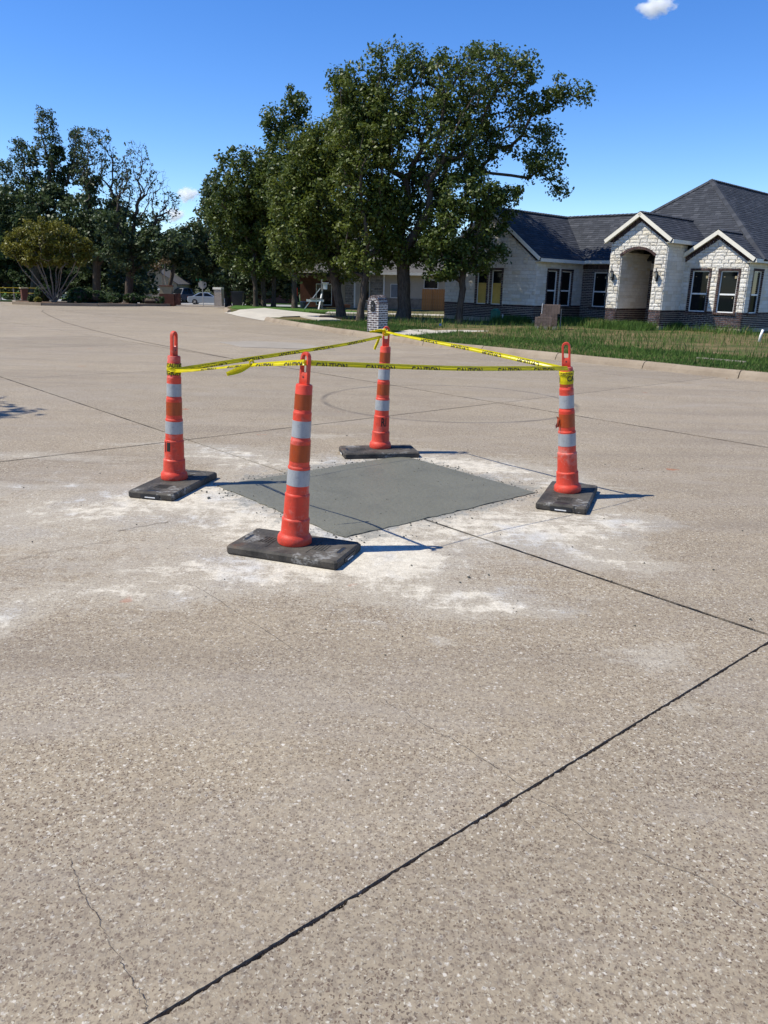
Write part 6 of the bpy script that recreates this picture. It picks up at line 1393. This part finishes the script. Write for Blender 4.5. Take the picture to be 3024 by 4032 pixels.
# temporary power post with braces and boards
t=thing('power_post','grey wooden temporary post with white braces, crossboard and meter box','post',(-3.68,44,.0))
b=MB(); b.box((-3.68,44,.87),(.10,.10,1.75)); b.build('post','grey_wood',t)
for a,b_ in (((-4.74,44-.1,.02),(-3.77,44-.06,1.27)),((-3.86,43.6,0),(-3.69,43.95,.99))):
    b=MB(); b.bar(a,b_,.07,.045); b.build('brace','white_board',t)
b=MB(); b.box((-4.04,43.86,.62),(.95,.04,.12)); b.build('crossboard','white_board',t); b=MB(); b.box((-4.0,43.9,.73),(.6,.25,.05)); b.build('shelf','grey_wood',t)
b=MB(); b.box((-3.50,44,1.38),(.22,.16,.30)); b.build('meter_box','white_board',t); b=MB(); b.box((-3.47,43.98,1.56),(.34,.3,.03)); b.build('box_lid','white_board',t)
t=thing('waste_bin','small dark blue bin on the grass left of the wooden power post','bin',(-4.75,44.6,.1)); b=MB(); b.lathe([(.13,.02),(.17,.42),(.18,.44),(.18,.48),(.12,.5)],12,(-4.78,44.6,.05)); b.build('body','navy_paint',t)
t=thing('wheelie_bin','black rubbish bin next to the tan brick mailbox','bin',(-9.1,48.6,.05)); b=MB(); b.add([(-9.42,48.3,.1),(-8.86,48.3,.1),(-8.86,48.8,.1),(-9.42,48.8,.1),(-9.47,48.25,.85),(-8.8,48.25,.85),(-8.8,48.85,.85),(-9.47,48.85,.85)],[(3,2,1,0),(4,5,6,7),(0,1,5,4),(1,2,6,5),(2,3,7,6),(3,0,4,7)]); b.build('body','dark_plastic',t); b=MB(); b.box((-9.13,48.55,.9),(.72,.66,.07)); b.build('lid','dark_plastic',t)
b=MB(); b.bar((-8.8,48.2,.1),(-8.66,48.5,.72),.05); b.build('side_bar','dark_plastic',t)
# street sign pole
t=thing('street_sign','green street name sign above the grey back of a stop sign','street sign',(-16.2,70,tz(70))); b=MB(); b.tube([(-16.2,70,tz(70)),(-16.22,70,1.6)],.035,8); b.build('pole','sign_grey',t)
b=MB(); b.box((-16.22,69.95,1.56),(1.0,.02,.20)); b.build('name_plate','sign_green',t); b=MB(); b.box((-16.22,70,1.76),(.02,.9,.18)); b.build('name_plate','sign_green',t)
b=MB(); n=8; q=[(.38*math.cos(R(22.5+45*i)),.38*math.sin(R(22.5+45*i))) for i in range(8)]; b.add([(-16.22+x,70.05,1.14+z) for x,z in q]+[(-16.22+x,70.07,1.14+z) for x,z in q],[tuple(range(8)),tuple(range(8,16))[::-1]]+[(i,8+i,8+(i+1)%8,(i+1)%8) for i in range(8)]); b.build('sign_back','sign_grey',t)
t=thing('red_sign','small red board between the dark trunks','sign',(-6.1,52,-.1)); b=MB(); b.box((-6.1,52,.95),(.35,.04,.5)); b.build('board','red_paint',t); b=MB(); b.box((-6.1,52.04,.4),(.05,.05,1.1)); b.build('post','grey_wood',t)
# ------------------------------------------------------------------ CARS
def car(name,label,cat,c,yaw,prof,cab,w_,wheels,wr,paint):
    t=thing(name,label,cat,c); M=Matrix.Translation(c)@Matrix.Rotation(yaw,4,'Z')
    def loft(pf,hw,tuck,nm,mat,par=t,parent_mat=None):
        n=len(pf); V=[];F=[]
        secs=[(-1,tuck),(-.94,1),(.94,1),(1,tuck)]
        cx_=sum(p[0] for p in pf)/n; cz=sum(p[1] for p in pf)/n
        for s_,k in secs:
            for x,z in pf: V.append(M@Vector((cx_+(x-cx_)*k,s_*hw,cz+(z-cz)*k)))
        for q in range(3):
            for i in range(n): F.append((q*n+i,q*n+(i+1)%n,(q+1)*n+(i+1)%n,(q+1)*n+i))
        F.append(tuple(range(n))); F.append(tuple(3*n+i for i in range(n))[::-1])
        return obj(nm,V,F,mat,par)
    body=loft(prof,w_/2,.96,'body',paint)
    n=len(cab); V=[];F=[]
    for s_ in(-1,1):
        for x,z in cab: V.append(M@Vector((x,s_*(w_/2-.08-.14*(z-cab[0][1])/.5),z)))
    F=[tuple(range(n))[::-1],tuple(range(n,2*n))]+[(i,(i+1)%n,n+(i+1)%n,n+i) for i in range(n)]
    cabo=obj('cabin','' and [] or V,F,paint,t)
    # windows as dark panes slightly proud
    for s_ in(-1,1):
        x0,x1=cab[0][0]+.28,cab[-1][0]-.28; z0=cab[0][1]+.04; z1=max(p[1] for p in cab)-.07; xa,xb=cab[1][0]+.18,cab[-2][0]-.12; xm=(xa+xb)/2
        for a0,a1,b0,b1 in ((x0,xm-.03,xa,xm-.03),(xm+.03,x1,xm+.03,xb)):
            pts=[(a0,z0),(a1,z0),(b1,z1),(b0,z1)]; V=[M@Vector((x,s_*(w_/2-.075-.14*(z-cab[0][1])/.5+.004),z)) for x,z in pts]; obj('side_window',V,[(0,1,2,3) if s_<0 else (3,2,1,0)],'window_glass',t)
    for (i0,i1) in ((0,1),(n-2,n-1)):
        a,b_=cab[i0],cab[i1]; V=[]
        for f in(.1,.9):
            x=a[0]+(b_[0]-a[0])*f; z=a[1]+(b_[1]-a[1])*f; hw=w_/2-.08-.14*(z-cab[0][1])/.5-.08; dxn=-.012 if i0==0 else .012
            for s_ in(-1,1): V.append(M@Vector((x+dxn,s_*hw,z+.01)))
        obj('windscreen',V,[(0,1,3,2)],'window_glass',t)
    for x in wheels:
        for s_ in(-1,1):
            y=s_*(w_/2-.08); R90=M@Matrix.Translation((x,y,wr))@Matrix.Rotation(R(90),4,'X')
            wb_=MB(); wb_.lathe([(wr*.62,-.1),(wr*.96,-.1),(wr,-.07),(wr,.07),(wr*.96,.1),(wr*.62,.1)],20,cap=True); wh=obj('wheel',[R90@v for v in wb_.v],wb_.f,'tyre_rubber',t)
            rb=MB(); rb.lathe([(wr*.60,-.107),(wr*.60,.107)],18,cap=False)
            for k in range(5):
                a=k*2*math.pi/5
                for e in(-1,1): rb.box((wr*.3*math.cos(a),wr*.3*math.sin(a),e*.105),(wr*.6,.075,.012),rz=a)
            rb.lathe([(wr*.15,-.113),(wr*.15,.113)],10); obj('rim',[R90@v for v in rb.v],rb.f,'chrome',wh)
    return t,M
prof=[(-2.3,.35),(-2.32,.62),(-2.25,.92),(-1.7,.97),(-1.2,.97),(1.0,.93),(1.6,.86),(2.15,.74),(2.3,.6),(2.3,.35),(2.1,.22),(-2.1,.22)]
cab=[(-1.75,.955),(-.95,1.40),(-.3,1.45),(.25,1.43),(1.15,.93)]
t,M=car('silver_car','silver sedan with red tail lights passing the tan brick mailbox','car',(-22.6,100.,-1.45),R(4),prof,cab,1.8,(-1.42,1.38),.33,'silver_paint')
for s_ in(-1,1):
    b=MB(); b.box((0,0,0),(.10,.36,.16)); obj('tail_light',[M@(v+Vector((-2.27,s_*.62,.83))) for v in b.v],b.f,'tail_light',t)
    b=MB(); b.box((0,0,0),(.12,.34,.12)); obj('headlight',[M@(v+Vector((2.2,s_*.6,.66))) for v in b.v],b.f,'lamp_glass',t)
prof=[(-2.8,.5),(-2.8,1.02),(-.6,1.05),(1.3,1.08),(2.3,1.05),(2.75,.98),(2.8,.5),(2.6,.36),(-2.6,.36)]
cab=[(-1.0,1.04),(-.75,1.78),(.1,1.86),(.75,1.80),(1.4,1.06)]
t,M=car('pickup_truck','dark blue pickup truck with chrome grille parked behind the silver car','truck',(-27.2,106.5,-1.45),R(-118),prof,cab,1.95,(-1.75,1.75),.4,'navy_paint')
b=MB(); b.box((0,0,0),(.06,1.1,.36)); obj('grille',[M@(v+Vector((2.80,0,.80))) for v in b.v],b.f,'chrome',t)
b=MB(); b.box((0,0,0),(.12,1.9,.2)); obj('bumper',[M@(v+Vector((2.84,0,.48))) for v in b.v],b.f,'chrome',t)
for s_ in(-1,1):
    b=MB(); b.box((0,0,0),(.06,.3,.26)); obj('headlight',[M@(v+Vector((2.80,s_*.76,.82))) for v in b.v],b.f,'lamp_glass',t)

# ------------------------------------------------------------------ leaf litter on the gutter, clouds
rng=random.Random(9); sp=[]
for (x,y,n,s_) in ((6.0,16.9,14,.15),(3.2,21.4,10,.12),(.9,25.1,9,.2),(-.6,27.2,8,.2),(-2.2,29.4,9,.15),(2.2,22.9,5,.2),(6.9,15.5,4,.3)):
    for _ in range(n): sp.append((x+rng.gauss(0,s_)-.12,y+rng.gauss(0,s_)-.05,.012,.012+.02*rng.random()))
crumbs('fallen_leaves',sp,'leaf_litter',10)
def cloud(c,s_,label,seed):
    bm=bmesh.new(); bmesh.ops.create_icosphere(bm,subdivisions=3,radius=1.); me=bpy.data.meshes.new('cloud'); bm.to_mesh(me); bm.free(); me.materials.append(MATS['cloud_vapour'])
    o_=bpy.data.objects.new('cloud',me); col.objects.link(o_); o_.location=c; o_.scale=s_; o_.rotation_euler=(0,0,seed); return tag(o_,label,'cloud','small white clouds')
cloud((436,1500,460),(44,34,20),'small white cloud cut by the top edge above the stone house',.3); cloud((-367,1500,147),(30,26,19),'small round white cloud just right of the bare tree tops',1.2); cloud((-391,1500,112),(26,26,18),'low white cloud half hidden behind the bare treetop',2.0)
